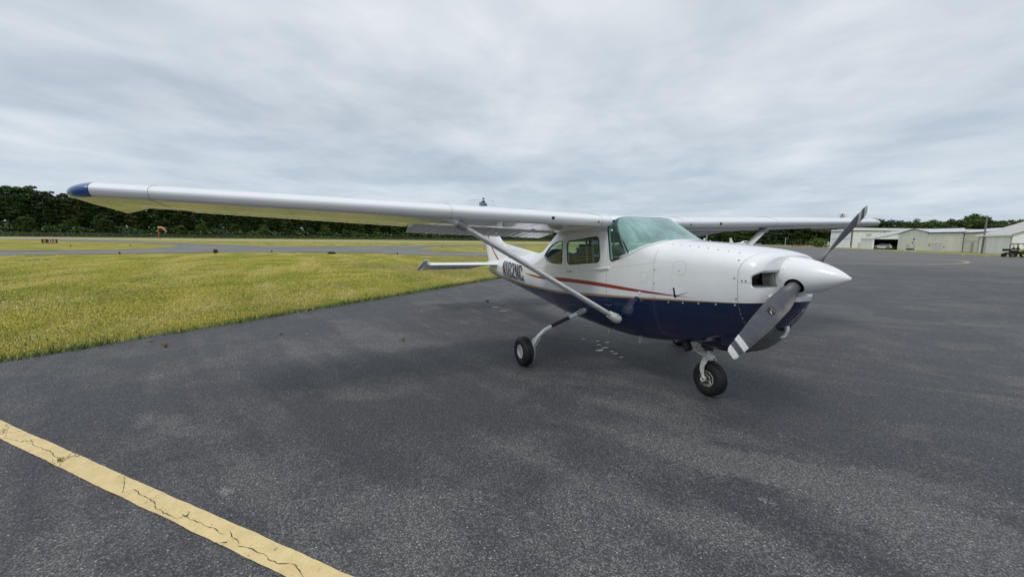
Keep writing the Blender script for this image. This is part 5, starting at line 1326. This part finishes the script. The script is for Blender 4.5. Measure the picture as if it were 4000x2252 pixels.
# a few bushes on the field
def bush(x, y, r, h, label, seed, mat=M_broad, z0=0.):
    rd = np.random.default_rng(seed); n = 700; v = rd.normal(size=(n, 3)); v /= np.linalg.norm(v, axis=1)[:, None]; v *= rd.uniform(.4, 1, (n, 1))*[r, r, h*.55]; v[:, 2] = np.abs(v[:, 2]+h*.5)
    nrm = rd.normal(size=(n, 3)); nrm /= np.linalg.norm(nrm, axis=1)[:, None]; t = np.cross(nrm, rd.normal(size=(n, 3))); t /= np.linalg.norm(t, axis=1)[:, None]; s2 = np.cross(nrm, t); q = rd.uniform(.05, .14, (n, 1))*r
    V = np.stack([v-t*q, v-s2*q, v+t*q, v+s2*q], 1).reshape(-1, 3); e = empty('bush', (x, y, -.03)); tag(e, label, 'bush')
    raw('foliage', V.tolist(), [(4*i, 4*i+1, 4*i+2, 4*i+3) for i in range(n)], mat, e); bm = B()
    for k in range(5): a = k*1.3; tube(bm, [(0, 0, 0), (r*.4*math.cos(a), r*.4*math.sin(a), h*.6)], [.03, .015], 5)
    obj('stem', bm, M_bark, e)
bush(-41.5, -3.2, .4, .20, 'low green bush at the near edge of the taxiway', 1); bush(-43.5, -13.2, .22, .42, 'thin pale weed bush by the taxiway edge', 2); bush(-99.8, 183.5, 3.2, 3.6, 'bushy green shrub beside the parked equipment across the apron', 3)

# ================================================================ HANGARS
def metal_wall(name, c, dirt=.15, rib=9.):
    def f(nb, b):
        o = nb.obj(); x, y, z = nb.xyz(o); n = nb.noise(nb.vscale(o, (1, 1, .2)), .8, 5, .65)
        nb.put(b.inputs['Base Color'], nb.mix(nb.sm(n, .35, .75), c, tuple(k*(1-dirt) for k in c)))
        w = nb.m('SINE', nb.mul(nb.add(x, y), rib)); nb.put(b.inputs['Normal'], nb.bump(w, .35, .04))
    return material(name, c, .5, 0, .1, f)
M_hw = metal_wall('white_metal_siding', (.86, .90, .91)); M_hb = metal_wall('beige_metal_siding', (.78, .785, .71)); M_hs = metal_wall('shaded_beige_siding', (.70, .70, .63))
M_rf = metal_wall('pale_metal_roof', (.56, .60, .66), .15, 4.); M_rt = metal_wall('tan_metal_roof', (.52, .50, .47), .2, 4.); M_trim = material('dark_roof_trim', (.06, .045, .045), .6); M_door = material('white_door_paint', (.58, .60, .61), .5, 0, .1, worn(.1, 2)); M_gd = material('grey_door_paint', (.36, .37, .37), .5, 0, 0, worn(.15, 3)); M_wtrim = material('white_trim', (.66, .68, .68), .5)
def hull(name, base, P0, P1, depth, h, hr, label, wall, roof, trim, front_gable=True, over=.25, back=None, ridge_off=0.5, opening=None):
    """building whose front runs P0 to P1; gable on the front or on the ends"""
    e = empty(name, (P0[0], P0[1], 0)); tag(e, label, 'hangar')
    u = Vector((P1[0]-P0[0], P1[1]-P0[1])); L = u.length; u.normalize(); v = Vector(back).normalized() if back else Vector((-u.y, u.x))
    away = Vector((P0[0]-CAMP.x, P0[1]-CAMP.y))
    if v.dot(away) < 0 and not back: v = -v
    def P(a, b_, z): return (u.x*a+v.x*b_, u.y*a+v.y*b_, z)
    V = []; F = []; add = lambda p: (V.append(p), len(V)-1)[1]
    def quad(*ps): F.append(tuple(add(p) for p in ps))
    if front_gable:
        m = L*ridge_off
        for b_ in (0, depth):
            if opening and b_ == 0:
                a0, a1, zt = opening
                quad(P(0, 0, 0), P(a0, 0, 0), P(a0, 0, zt), P(0, 0, zt)); 
                if a1 < L: quad(P(a1, 0, 0), P(L, 0, 0), P(L, 0, zt), P(a1, 0, zt))
                F.append(tuple(add(p) for p in (P(0, 0, zt), P(L, 0, zt), P(L, 0, h), P(m, 0, hr), P(0, 0, h))))
            else: F.append(tuple(add(p) for p in (P(0, b_, 0), P(L, b_, 0), P(L, b_, h), P(m, b_, hr), P(0, b_, h))))
        quad(P(0, 0, 0), P(0, depth, 0), P(0, depth, h), P(0, 0, h)); quad(P(L, 0, 0), P(L, depth, 0), P(L, depth, h), P(L, 0, h))
        raw('wall', V, F, wall, e)
        bm = B(); k = over*(hr-h)/m
        for pr in ([P(-over, -over, h-k+.06), P(m, -over, hr+.06), P(m, depth+over, hr+.06), P(-over, depth+over, h-k+.06)], [P(m, -over, hr+.06), P(L+over, -over, h-k+.06), P(L+over, depth+over, h-k+.06), P(m, depth+over, hr+.06)]):
            a = [bm.verts.new(p) for p in pr]; b2 = [bm.verts.new((p[0], p[1], p[2]+.10)) for p in pr]
            bm.faces.new(a); bm.faces.new(b2[::-1])
            for i in range(4): bm.faces.new((a[i], a[(i+1) % 4], b2[(i+1) % 4], b2[i]))
        bmesh.ops.recalc_face_normals(bm, faces=bm.faces); ro = obj('roof', bm, roof, e, flat=True)
        bm = B(); tube(bm, [P(-over, -over-.03, h-k), P(m, -over-.03, hr), P(L+over, -over-.03, h-k)], .11, 4); tube(bm, [P(-over, -over, h-k-.02), P(-over, depth, h-k-.02)], .09, 4); tube(bm, [P(L+over, -over, h-k-.02), P(L+over, depth, h-k-.02)], .09, 4); obj('roof_trim', bm, trim, e)
    else:
        m = depth*ridge_off
        quad(P(0, 0, 0), P(L, 0, 0), P(L, 0, h), P(0, 0, h)); quad(P(0, depth, 0), P(L, depth, 0), P(L, depth, h), P(0, depth, h))
        for a in (0, L): F.append(tuple(add(p) for p in (P(a, 0, 0), P(a, depth, 0), P(a, depth, h), P(a, m, hr), P(a, 0, h))))
        raw('wall', V, F, wall, e)
        bm = B()
        for pr in ([P(-over, -over, h-.02), P(L+over, -over, h-.02), P(L+over, m, hr+.05), P(-over, m, hr+.05)], [P(-over, m, hr+.05), P(L+over, m, hr+.05), P(L+over, depth+over, h-.02), P(-over, depth+over, h-.02)]):
            a = [bm.verts.new(p) for p in pr]; b2 = [bm.verts.new((p[0], p[1], p[2]+.10)) for p in pr]
            bm.faces.new(a); bm.faces.new(b2[::-1])
            for i in range(4): bm.faces.new((a[i], a[(i+1) % 4], b2[(i+1) % 4], b2[i]))
        bmesh.ops.recalc_face_normals(bm, faces=bm.faces); obj('roof', bm, roof, e, flat=True)
        bm = B(); tube(bm, [P(-over, -over-.03, h-.10), P(L+over, -over-.03, h-.10)], .12, 4); obj('roof_trim', bm, trim, e)
    def fb(a, z, w, hh, t, mat, nm, par=e, proud=0.04):
        """flat thing set on the front wall"""
        bm = B(); R_ = Matrix.Rotation(math.atan2(u.y, u.x), 4, 'Z'); box(bm, P(a, -proud, z), (w, t, hh), R_); return obj(nm, bm, mat, par, flat=True)
    return e, P, fb, L
# A long white hangar behind
A1 = Vector((-83.4, 173.8)); rh = Vector((_r2.x, _r2.y)).normalized(); A2 = A1+rh*62
eA, PA, fA, LA = hull('hangar', 'A', A1, A2, 24, 6.45, 7.6, 'long white metal hangar standing behind all the others', M_hw, M_rt, M_trim, False, back=(-.40, .92))
for a in (.2, 12.0, 23.5): fA(a, 3.2, .16, 6.3, .12, M_trim, 'downspout')
fA(3.0, 1.05, 1.3, 2.1, .08, M_door, 'door'); fA(6.2, 4.6, 1.9, 1.5, .06, M_rt, 'wall_vent')
eA0, PA0, fA0, LA0 = hull('hangar', 'A0', (-92.6, 177.9), (-83.6, 173.6), 18, 6.3, 6.9, 'white hangar bay at the left end of the hangar row', M_hw, M_rt, M_trim, False, back=(-.44, .90))
fA0(LA0/2, 3.25, LA0-.6, .07, .03, M_trim, 'door_rail')
# B small open hangar with the car
B1 = Vector((-65.8, 149.2)); B0 = Vector((-70.8, 153.5)); bu = Vector((-58.2, 152.6))
bdirn = (Vector((-58.0, 152.9))-B1).normalized(); Lb = 14.2; B2 = B1+bdirn*Lb
eB, PB, fB, LB = hull('hangar', 'B', B1, B2, 6.6, 3.25, 5.4, 'small white open hangar with a white car parked inside', M_hw, M_rt, M_wtrim, True, .15, back=(B0-B1), opening=(.35, 9.5, 3.05))
fB(LB/2, .02, LB, .03, .1, M_post, 'sill')
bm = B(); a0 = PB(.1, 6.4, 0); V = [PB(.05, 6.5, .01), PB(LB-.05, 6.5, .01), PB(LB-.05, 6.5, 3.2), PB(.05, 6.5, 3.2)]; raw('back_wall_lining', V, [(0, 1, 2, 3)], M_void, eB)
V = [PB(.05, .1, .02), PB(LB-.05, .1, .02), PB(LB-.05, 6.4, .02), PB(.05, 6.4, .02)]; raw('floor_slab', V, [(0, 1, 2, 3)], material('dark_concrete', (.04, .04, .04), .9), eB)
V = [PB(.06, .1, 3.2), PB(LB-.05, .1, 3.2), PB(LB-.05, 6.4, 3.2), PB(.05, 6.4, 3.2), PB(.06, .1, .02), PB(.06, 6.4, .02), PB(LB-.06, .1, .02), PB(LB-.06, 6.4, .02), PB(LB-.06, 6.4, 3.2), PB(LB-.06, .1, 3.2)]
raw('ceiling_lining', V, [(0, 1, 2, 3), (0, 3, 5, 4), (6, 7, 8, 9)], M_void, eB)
# C beige hangar, gable end
C0, C1_, C2_, C3_ = Vector((-58.9, 147.3)), Vector((-48.6, 136.7)), Vector((-40.8, 132.5)), Vector((-34.2, 122.5))
eC, PC, fC, LC = hull('hangar', 'C', C0, C1_, 16, 4.65, 5.75, 'beige gabled hangar between the open hangar and the garage wing', M_hb, M_rf, M_trim, True, .2, back=(-.25, 1), ridge_off=.52)
fC(LC*.60, 1.02, .9, 2.04, .08, M_door, 'door'); fC(LC*.57, 3.0, .45, .35, .25, M_trim, 'wall_lamp', proud=.1); fC(LC*.53, 2.1, .3, .5, .1, M_trim, 'meter_box')
fC(LC*.985, 2.3, .25, 4.6, .06, M_wtrim, 'corner_trim')
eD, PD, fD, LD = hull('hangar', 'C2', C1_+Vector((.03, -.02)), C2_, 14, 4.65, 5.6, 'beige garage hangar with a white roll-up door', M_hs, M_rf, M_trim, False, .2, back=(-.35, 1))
g = fD(2.7, 1.05, 2.6, 2.1, .10, M_door, 'roll_up_door'); fD(2.7, 2.16, 3.0, .16, .14, M_wtrim, 'door_head'); fD(1.3, 1.1, .16, 2.2, .14, M_wtrim, 'door_jamb'); fD(4.1, 1.1, .16, 2.2, .14, M_wtrim, 'door_jamb')
for k in range(4): fD(2.7, .45+.45*k, 2.55, .03, .04, M_gd, 'door_groove', proud=.10)
bm = B(); R_ = Matrix.Rotation(math.atan2(C2_.y-C1_.y, C2_.x-C1_.x), 4, 'Z'); lathe(bm, [(-.02, 0), (-.02, .28), (.02, .28), (.02, 0)], Vector(PD(.6, -.05, 1.55)), (R_ @ Vector((0, -1, 0))), 20); obj('oval_sign', bm, material('oval_sign_tan', (.40, .25, .08), .6), eD)
fD(4.45, 1.15, .3, .35, .15, M_gd, 'meter_box')
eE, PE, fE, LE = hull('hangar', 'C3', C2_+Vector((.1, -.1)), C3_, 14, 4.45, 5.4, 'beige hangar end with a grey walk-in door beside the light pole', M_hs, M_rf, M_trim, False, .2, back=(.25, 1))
fE(.1, 2.2, .16, 4.4, .12, M_trim, 'downspout'); fE(5.3, 1.0, 1.2, 2.0, .08, M_gd, 'door'); fE(5.3, 2.05, 1.4, .1, .1, M_trim, 'door_head'); fE(LE/2, 2.42, LE, .10, .03, M_gd, 'wall_rail')
# D white hangar at right
D0, D1 = Vector((-34.8, 120.8)), Vector((-26.8, 108.5))
eF, PF, fF, LF = hull('hangar', 'D', D0, D1, 17, 3.55, 7.4, 'white hangar with a tall pale roof at the right edge', M_hw, M_rt, M_wtrim, False, .3)
fF(.5, 1.75, .12, 3.5, .12, M_gd, 'downspout'); fF(LF-.4, 1.75, .14, 3.5, .12, M_gd, 'downspout')
# concrete footing strip with grass is already the ground; a utility box and a standpipe
ub = empty('utility_box', (-49.3, 130.2, 0)); tag(ub, 'small rusty utility box on a pad before the beige hangar', 'box')
bm = B(); box(bm, (0, 0, .38), (1.6, .9, .5), Matrix.Rotation(-.7, 4, 'Z'), bev=.03); obj('cabinet', bm, material('rusty_brown', (.12, .09, .06), .8, 0, 0, worn(.4, 4)), ub); bm = B(); box(bm, (0, 0, .06), (2.3, 1.4, .14), Matrix.Rotation(-.7, 4, 'Z')); obj('pad', bm, M_wtrim, ub, flat=True)
sp_ = empty('standpipe', (-54.6, 142.0, 0)); tag(sp_, 'thin grey standpipe in the grass by the beige hangar', 'pipe')
bm = B(); tube(bm, [(0, 0, 0), (0, 0, 1.7)], .08, 8); box(bm, (0, 0, 1.2), (.3, .2, .35), bev=.03); obj('pipe', bm, M_gd, sp_)
# light pole
lp = empty('light_pole', (-33.1, 117.6, 0)); tag(lp, 'tall wooden light pole with a long thin arm beside the white hangar', 'pole')
bm = B(); tube(bm, [(0, 0, 0), (.05, .1, 7.4)], [.17, .12], 12); obj('pole', bm, material('grey_wood', (.20, .185, .165), .85, 0, 0, worn(.3, 4)), lp)
bm = B(); d_ = -rh; tube(bm, [(0, 0, 7.2), (d_.x*1.2, d_.y*1.2, 7.75), (d_.x*2.6, d_.y*2.6, 7.9)], .035, 6); obj('arm', bm, M_gd, lp)
bm = B(); box(bm, (d_.x*2.8, d_.y*2.8, 7.88), (.5, .3, .12), bev=.04); obj('lamp_head', bm, M_gd, lp)
for x, y, h, l in ((-118.3, 191.3, 3.9, 'short pale post on the grass strip across the apron'), (-83.2, 98.4, 3.6, 'thin white and rust striped post behind the parked airplanes')):
    e = empty('post', (x, y, 0)); tag(e, l, 'post'); bm = B(); tube(bm, [(0, 0, 0), (0, 0, h)], .13, 8); obj('shaft', bm, material('post_paint', (.42, .42, .38), .7), e); bm = B(); lathe(bm, [(0, .15), (.08, .15), (.12, 0)], (0, 0, h), (0, 0, 1), 8); obj('cap', bm, M_post, e)
# beacon tower
bt = empty('beacon_tower', (-150, 297, 0)); tag(bt, 'red and white lattice beacon tower rising above the far trees', 'tower')
M_tr = material('tower_red', (.30, .03, .03), .6); M_tw = material('tower_white', (.55, .56, .56), .6)
for k in range(7):
    bm = B(); z0, z1 = k*2.9, (k+1)*2.9; w0, w1 = 1.5-.13*k, 1.5-.13*(k+1)
    for a, b_ in ((-1, -1), (1, -1), (1, 1), (-1, 1)): tube(bm, [(a*w0, b_*w0, z0), (a*w1, b_*w1, z1)], .09, 5)
    for (a, b_), (c, d) in (((-1, -1), (1, -1)), ((1, -1), (1, 1)), ((1, 1), (-1, 1)), ((-1, 1), (-1, -1))): tube(bm, [(a*w0, b_*w0, z0), (c*w1, d*w1, z1)], .05, 4); tube(bm, [(a*w1, b_*w1, z1), (c*w1, d*w1, z1)], .05, 4)
    obj('lattice_section', bm, M_tr if k % 2 == 0 else M_tw, bt)
bm = B(); box(bm, (0, 0, 18.6), (3.2, 3.2, .2)); obj('platform', bm, M_tw, bt, flat=True)
bm = B()
for a in (-1.6, 1.6):
    for c in (-1.6, 1.6): tube(bm, [(a, c, 18.6), (a, c, 20.0)], .07, 5)
for z_ in (19.3, 20.0): tube(bm, [(-1.6, -1.6, z_), (1.6, -1.6, z_), (1.6, 1.6, z_), (-1.6, 1.6, z_), (-1.6, -1.6, z_)], .06, 5)
tube(bm, [(-1.6, -1.6, 18), (-1.6, -1.6, 22)], .05, 5); tube(bm, [(1.6, 1.6, 18), (1.6, 1.6, 22)], .05, 5); obj('railing', bm, M_tw, bt)
bm = B(); lathe(bm, [(0, .4), (.3, .4), (.4, .3), (1.2, .35), (1.6, .2), (1.9, 0)], (0, 0, 18.7), (0, 0, 1), 12); obj('rotating_light', bm, M_tr, bt)

# ---- vehicles
def simple_wheel(par, x, y, r, w, rimmat):
    bm = B(); lathe(bm, [(-w/2, 0), (-w/2, r*.55), (-w/2, r*.9), (-w/2+.03, r), (w/2-.03, r), (w/2, r*.9), (w/2, r*.55), (w/2, 0)], (x, y, r), (0, 1, 0), 20); o = obj('wheel', bm, M_dark, par)
    bm = B(); lathe(bm, [(-w/2-.012, 0), (-w/2-.012, r*.5), (-w/2+.02, r*.58)], (x, y, r), (0, 1, 0), 14); lathe(bm, [(w/2+.012, 0), (w/2+.012, r*.5), (w/2-.02, r*.58)], (x, y, r), (0, 1, 0), 14); obj('hubcap', bm, rimmat, o)
def car(loc, rz, mat, label):
    e = empty('parked_car', loc, rz); tag(e, label, 'car')
    prof = [(-2.35, .45), (-2.38, .75), (-2.30, 1.05), (-2.15, 1.22), (-1.85, 1.62), (-.6, 1.70), (.25, 1.64), (1.05, 1.16), (1.75, 1.05), (2.25, .88), (2.38, .66), (2.33, .36), (1.9, .30), (-1.9, .30)]
    bm = B(); R = []
    for y, k, dx in ((-.93, 0, 0), (-.90, .06, 0), (-.72, .99, 0), (0, 1, 0), (.72, .99, 0), (.90, .06, 0), (.93, 0, 0)):
        R.append([(x*(.985 if abs(y) > .91 else 1), y if z < 1.1 else math.copysign(min(abs(y), .93-.26*(z-1.1)/.6), y), .32+(z-.32)*(1 if abs(y) < .93 else .98)) for x, z in prof])
    skin(bm, [R[0], R[1], R[2], R[3], R[4], R[5], R[6]]); bo = obj('body', bm, mat, e, 40)
    gm = material('car_glass', (.015, .02, .022), .08, 0, .3)
    for s in (-1, 1):
        bm = B(); P = [(-1.80, 1.20), (-1.55, 1.56), (-.5, 1.62), (.2, 1.56), (.85, 1.18)]; f = [bm.verts.new((x, s*(.945-.26*(max(1.1, z)-1.1)/.6), z)) for x, z in P]; bm.faces.new(f); obj('side_window', bm, gm, e, flat=True)
        for x in (-1.42, 1.42):
            bm = B(); lathe(bm, [(0, .44), (.012, .44), (.012, 0)], (x, s*.925, .42), (0, s, 0), 24); obj('wheel_arch', bm, M_black, e)
        bm = B(); box(bm, (-2.28, s*.72, 1.0), (.14, .3, .16), bev=.03); obj('tail_light', bm, M_red, e)
        bm = B(); box(bm, (2.20, s*.66, .84), (.2, .34, .14), bev=.03); obj('headlight', bm, M_clear, e)
    bm = B(); f = [bm.verts.new(p) for p in ((.30, -.70, 1.625), (.30, .70, 1.625), (1.05, .80, 1.19), (1.05, -.80, 1.19))]; bm.faces.new(f); obj('windscreen', bm, gm, e, flat=True)
    for x in (-1.42, 1.42):
        for s in (-1, 1): simple_wheel(e, x, s*.86, .36, .24, M_gd)
    return e
uB = bdirn
hx = math.atan2(-(Vector((-64.4, 157.15))-Vector((-68.0, 155.41))).y, -(Vector((-64.4, 157.15))-Vector((-68.0, 155.41))).x)
car((PB(3.3, 2.6, 0)[0]+B1.x, PB(3.3, 2.6, 0)[1]+B1.y, .02), math.atan2(-uB.y, -uB.x), material('car_white', (.72, .74, .74), .25, 0, .8), 'white sport utility car parked inside the open hangar')
car((PB(8.0, 4.2, 0)[0]+B1.x, PB(8.0, 4.2, 0)[1]+B1.y, .02), math.atan2(-uB.y, -uB.x)+.15, material('car_dark', (.010, .013, .016), .35, 0, .4), 'dark vehicle in the shadow of the open hangar behind the white car')
# utility cart
uc = empty('utility_cart', (-19.7-.20, 86.4-.46, 0), math.atan2(rh.y, rh.x)-.25); tag(uc, 'green and yellow utility cart with black roof frame parked at right edge', 'utility cart')
M_jg = material('cart_green', (.012, .085, .03), .35, 0, .4, worn(.2, 5)); M_jy = material('cart_yellow', (.55, .44, .03), .4, 0, .3, worn(.1, 5))
bm = B(); box(bm, (0, 0, .52), (2.7, 1.2, .26), bev=.05); box(bm, (-.2, 0, .72), (1.0, 1.3, .2), bev=.04); obj('chassis', bm, M_black, uc)
bm = B(); box(bm, (-1.15, 0, 1.0), (.80, 1.35, .34), bev=.03); obj('cargo_bed', bm, M_black, uc); bm = B(); box(bm, (-1.17, -.69, 1.0), (.62, .03, .14)); obj('bed_stripe', bm, material('bed_tan', (.35, .33, .16), .6), uc, flat=True)
bm = B(); R = []
for x, z0, z1, w in ((-.35, .62, .98, .64), (-.34, .62, 1.0, .65), (.25, .62, 1.02, .64), (.7, .62, 1.04, .62), (1.2, .60, .98, .60), (1.62, .55, .86, .52)): R.append([(x, w*a, z) for a, z in ((-1, z0), (-1, z1-.06), (-.85, z1), (.85, z1), (1, z1-.06), (1, z0))])
skin(bm, R); obj('hood', bm, M_jg, uc)
bm = B(); box(bm, (-.42, -.60, .98), (.42, .12, .42), bev=.06); obj('side_panel', bm, M_jy, uc)
for y in (-.32, .32):
    bm = B(); box(bm, (-.30, y, .98), (.5, .5, .14), bev=.05); box(bm, (-.52, y, 1.16), (.14, .5, .40), bev=.05); obj('seat', bm, M_black, uc)
    bm = B(); box(bm, (-.55, y, 1.52), (.08, .26, .16), bev=.03); obj('headrest', bm, M_black, uc)
bm = B()
for s in (-1, 1):
    tube(bm, [(-.72, s*.62, .6), (-.74, s*.62, 1.78), (-.62, s*.62, 1.90), (.55, s*.62, 1.90), (.78, s*.62, 1.78), (1.05, s*.60, 1.0)], .035, 8); tube(bm, [(.10, s*.62, 1.0), (.12, s*.62, 1.88)], .03, 6)
tube(bm, [(-.74, -.62, 1.78), (-.74, .62, 1.78)], .035, 8); tube(bm, [(.78, -.62, 1.78), (.78, .62, 1.78)], .035, 8); obj('roll_cage', bm, M_black, uc)
bm = B(); box(bm, (-.02, 0, 1.94), (1.3, 1.3, .05), bev=.02); obj('canopy', bm, material('canopy_grey', (.30, .30, .33), .5), uc)
bm = B(); lathe(bm, [(-.012, .17), (.012, .17), (.012, .13), (-.012, .13)], (.22, -.30, 1.22), (-.8, 0, .6), 16, closed=True); obj('steering_wheel', bm, M_black, uc)
for x, m in ((-1.30, material('hub_brown', (.20, .10, .06), .6)), (-.10, M_jy), (1.35, M_jy)):
    for s in (-1, 1): simple_wheel(uc, x, s*.62, .29, .26, m)
# distant equipment
eq = empty('flatbed_truck', (-110.5, 205.5, 0), .9); tag(eq, 'small white truck with ladder rack beside the far shrub', 'truck')
bm = B(); box(bm, (0, 0, .8), (5.4, 2.0, .35), bev=.05); box(bm, (2.0, 0, 1.5), (1.5, 1.9, 1.2), bev=.15); obj('body', bm, M_door, eq); bm = B()
for x in (-2.4, -.8, .9):
    for s in (-1, 1): tube(bm, [(x, s*.9, .9), (x, s*.9, 2.2)], .06, 6)
for s in (-1, 1): tube(bm, [(-2.5, s*.9, 2.2), (2.4, s*.9, 2.25)], .06, 6)
obj('ladder_rack', bm, M_wtrim, eq)
for x in (-1.7, 1.9):
    for s in (-1, 1): simple_wheel(eq, x, s*.85, .38, .26, M_gd)
random.seed(14)
M_mr = material('machine_red', (.22, .05, .035), .7)
for i in range(4):
    e = empty('farm_implement', (-117.5+i*1.25, 197+i*2.6, 0), .9+i*.3); tag(e, ['leftmost rusty red implement in the row left of the far truck', 'second rusty red implement from the left by the far truck', 'third rusty red implement from the left by the far truck', 'rusty red implement standing nearest the far truck'][i], 'implement', 'rusty implements by the truck'); bm = B()
    box(bm, (0, 0, .7), (1.5, 1.0, .4), bev=.05); tube(bm, [(-.5, 0, .8), (.2, 0, 1.9), (.8, 0, 1.5)], .08, 6); obj('frame', bm, M_mr, e); simple_wheel(e, -.6, -.6, .38, .15, M_gd); simple_wheel(e, -.6, .6, .38, .15, M_gd); simple_wheel(e, .7, 0, .25, .15, M_gd)
# ---- parked airplanes across the apron
def small_plane(loc, rz, label, high=False, col=(.68, .70, .70)):
    e = empty('parked_airplane', loc, rz); tag(e, label, 'airplane', None); mt = material('far_plane_paint', col, .35, 0, .4)
    bm = B(); R = []
    for x, zt, zb, w in ((-4.6, 1.25, 1.05, .06), (-3.0, 1.42, .85, .22), (-1.4, 1.60, .65, .46), (-.9, 1.95, .6, .55), (.2, 2.0, .58, .58), (.9, 1.50, .58, .56), (1.5, 1.42, .62, .50), (2.2, 1.32, .72, .38), (2.55, 1.2, .9, .18)):
        R.append([(x, w*math.copysign(abs(math.cos(a))**.8, math.cos(a)), (zt+zb)/2+(zt-zb)/2*math.copysign(abs(math.sin(a))**.8, math.sin(a))) for a in (2*PI*i/24 for i in range(24))])
    skin(bm, R); bo = obj('fuselage', bm, mt, e, 40)
    bm = B(); z = .78; R = []
    for y, k in ((-5.2, .9), (-5.1, 1.1), (-.4, 1.55), (.4, 1.55), (5.1, 1.1), (5.2, .9)):
        zz = z+.10*abs(y)*.9; R.append([(.75-(1.55-k)*.3-u*k, y, zz+v*k) for u, v in airfoil(10)])
    skin(bm, R); obj('wing', bm, mt, e, 40)
    bm = B(); prism(bm, [(-3.6, 1.35), (-4.35, 2.75), (-4.85, 2.75), (-4.75, 1.15)], 'y', -.04, .04); obj('fin', bm, mt, e); bm = B(); R = [[(-3.95-u*.75, y, 1.25+v*.7) for u, v in airfoil(8)] for y in (-1.7, 0, 1.7)]; skin(bm, R); obj('horizontal_stabilizer', bm, mt, e)
    gm = material('far_plane_window', (.02, .025, .03), .1, 0, .3)
    for s in (-1, 1):
        bm = B(); f = [bm.verts.new((x, s*(.56 if z_ < 1.6 else .47), z_)) for x, z_ in ((-1.0, 1.50), (-.8, 1.82), (.15, 1.86), (.75, 1.48))]; bm.faces.new(f); obj('side_window', bm, gm, e, flat=True)
        bm = B(); V = [(-3.4, 1.12), (-1.9, 1.12), (-1.9, .98), (-3.4, 1.0)]; f = [bm.verts.new((x, s*(np.interp(x, [-3.4, -1.9], [.20, .41])), z_)) for x, z_ in V]; bm.faces.new(f); obj('lettering_band', bm, material('far_letter', (.2, .2, .22), .5), e, flat=True)
    bm = B(); f = [bm.verts.new(p) for p in ((.25, -.42, 1.93), (.25, .42, 1.93), (.85, .45, 1.54), (.85, -.45, 1.54))]; bm.faces.new(f); obj('windshield', bm, gm, e, flat=True)
    bm = B(); lathe(bm, [(0, .16), (.22, .06), (.26, 0)], (2.55, 0, 1.05), (1, 0, 0), 14); obj('spinner', bm, M_black, e); bm = B(); box(bm, (2.62, 0, 1.05), (.03, .14, 1.9)); obj('propeller', bm, M_black, e)
    for x, y in ((1.7, 0), (-.2, -1.5), (-.2, 1.5)):
        simple_wheel(e, x, y, .22, .14, M_gd); bm = B(); tube(bm, [(x, y, .2), (x, y*.95, .95)], .04, 6); obj('gear_leg', bm, mt, e)
    return e
fwd = math.atan2(rh.y, rh.x)
small_plane((-72.2, 100.4, 0), fwd+.12, 'white low-wing airplane parked facing right across the apron')
small_plane((-92.5, 101.5, 0), fwd+PI-.35, 'white airplane behind the nearer parked one, seen past the windshield')

# ---- give every separate piece of a kind its own mesh
def islands(me):
    bm = bmesh.new(); bm.from_mesh(me); bm.verts.ensure_lookup_table(); seen = set(); out = []
    for v in bm.verts:
        if v.index in seen: continue
        st = [v]; comp = set()
        while st:
            q = st.pop()
            if q.index in comp: continue
            comp.add(q.index); st += [e.other_vert(q) for e in q.link_edges if e.other_vert(q).index not in comp]
        seen |= comp; out.append(comp)
    bm.free(); return out
def divide(prefix, new, by_side=False):
    for o in [o for o in bpy.data.objects if o.type == 'MESH' and o.name.split('.')[0] == prefix and o.data]:
        isl = islands(o.data)
        if by_side:
            co = [v.co.y for v in o.data.vertices]; A = set(); Bs = set()
            for c in isl: (A if sum(co[i] for i in c)/len(c) < 0 else Bs).update(c)
            isl = [c for c in (A, Bs) if c]
        if len(isl) < 2: o.name = new; continue
        src = o.data
        for c in isl:
            bm = bmesh.new(); bm.from_mesh(src); bmesh.ops.delete(bm, geom=[v for v in bm.verts if v.index not in c], context='VERTS')
            me = bpy.data.meshes.new(new); bm.to_mesh(me); bm.free()
            for m in src.materials: me.materials.append(m)
            q = bpy.data.objects.new(new, me); link(q); q.parent = o.parent
        bpy.data.objects.remove(o)
for a, b_ in (('spinner_screws', 'spinner_screw'), ('cowl_fasteners', 'cowl_fastener'), ('cowl_studs', 'cowl_stud'), ('door_latch_plate', 'door_latch_plate'), ('vent_slot', 'vent_slot'), ('vent_wedge', 'vent_wedge'), ('leading_edge_port', 'leading_edge_port'), ('skin_seam', 'skin_seam'), ('nav_antenna', 'nav_antenna')): divide(a, b_)
for a in ('windshield_strip', 'door_handle', 'step_bracket', 'control_yoke', 'engine_cylinder', 'shoulder_belt'): divide(a, a, True)
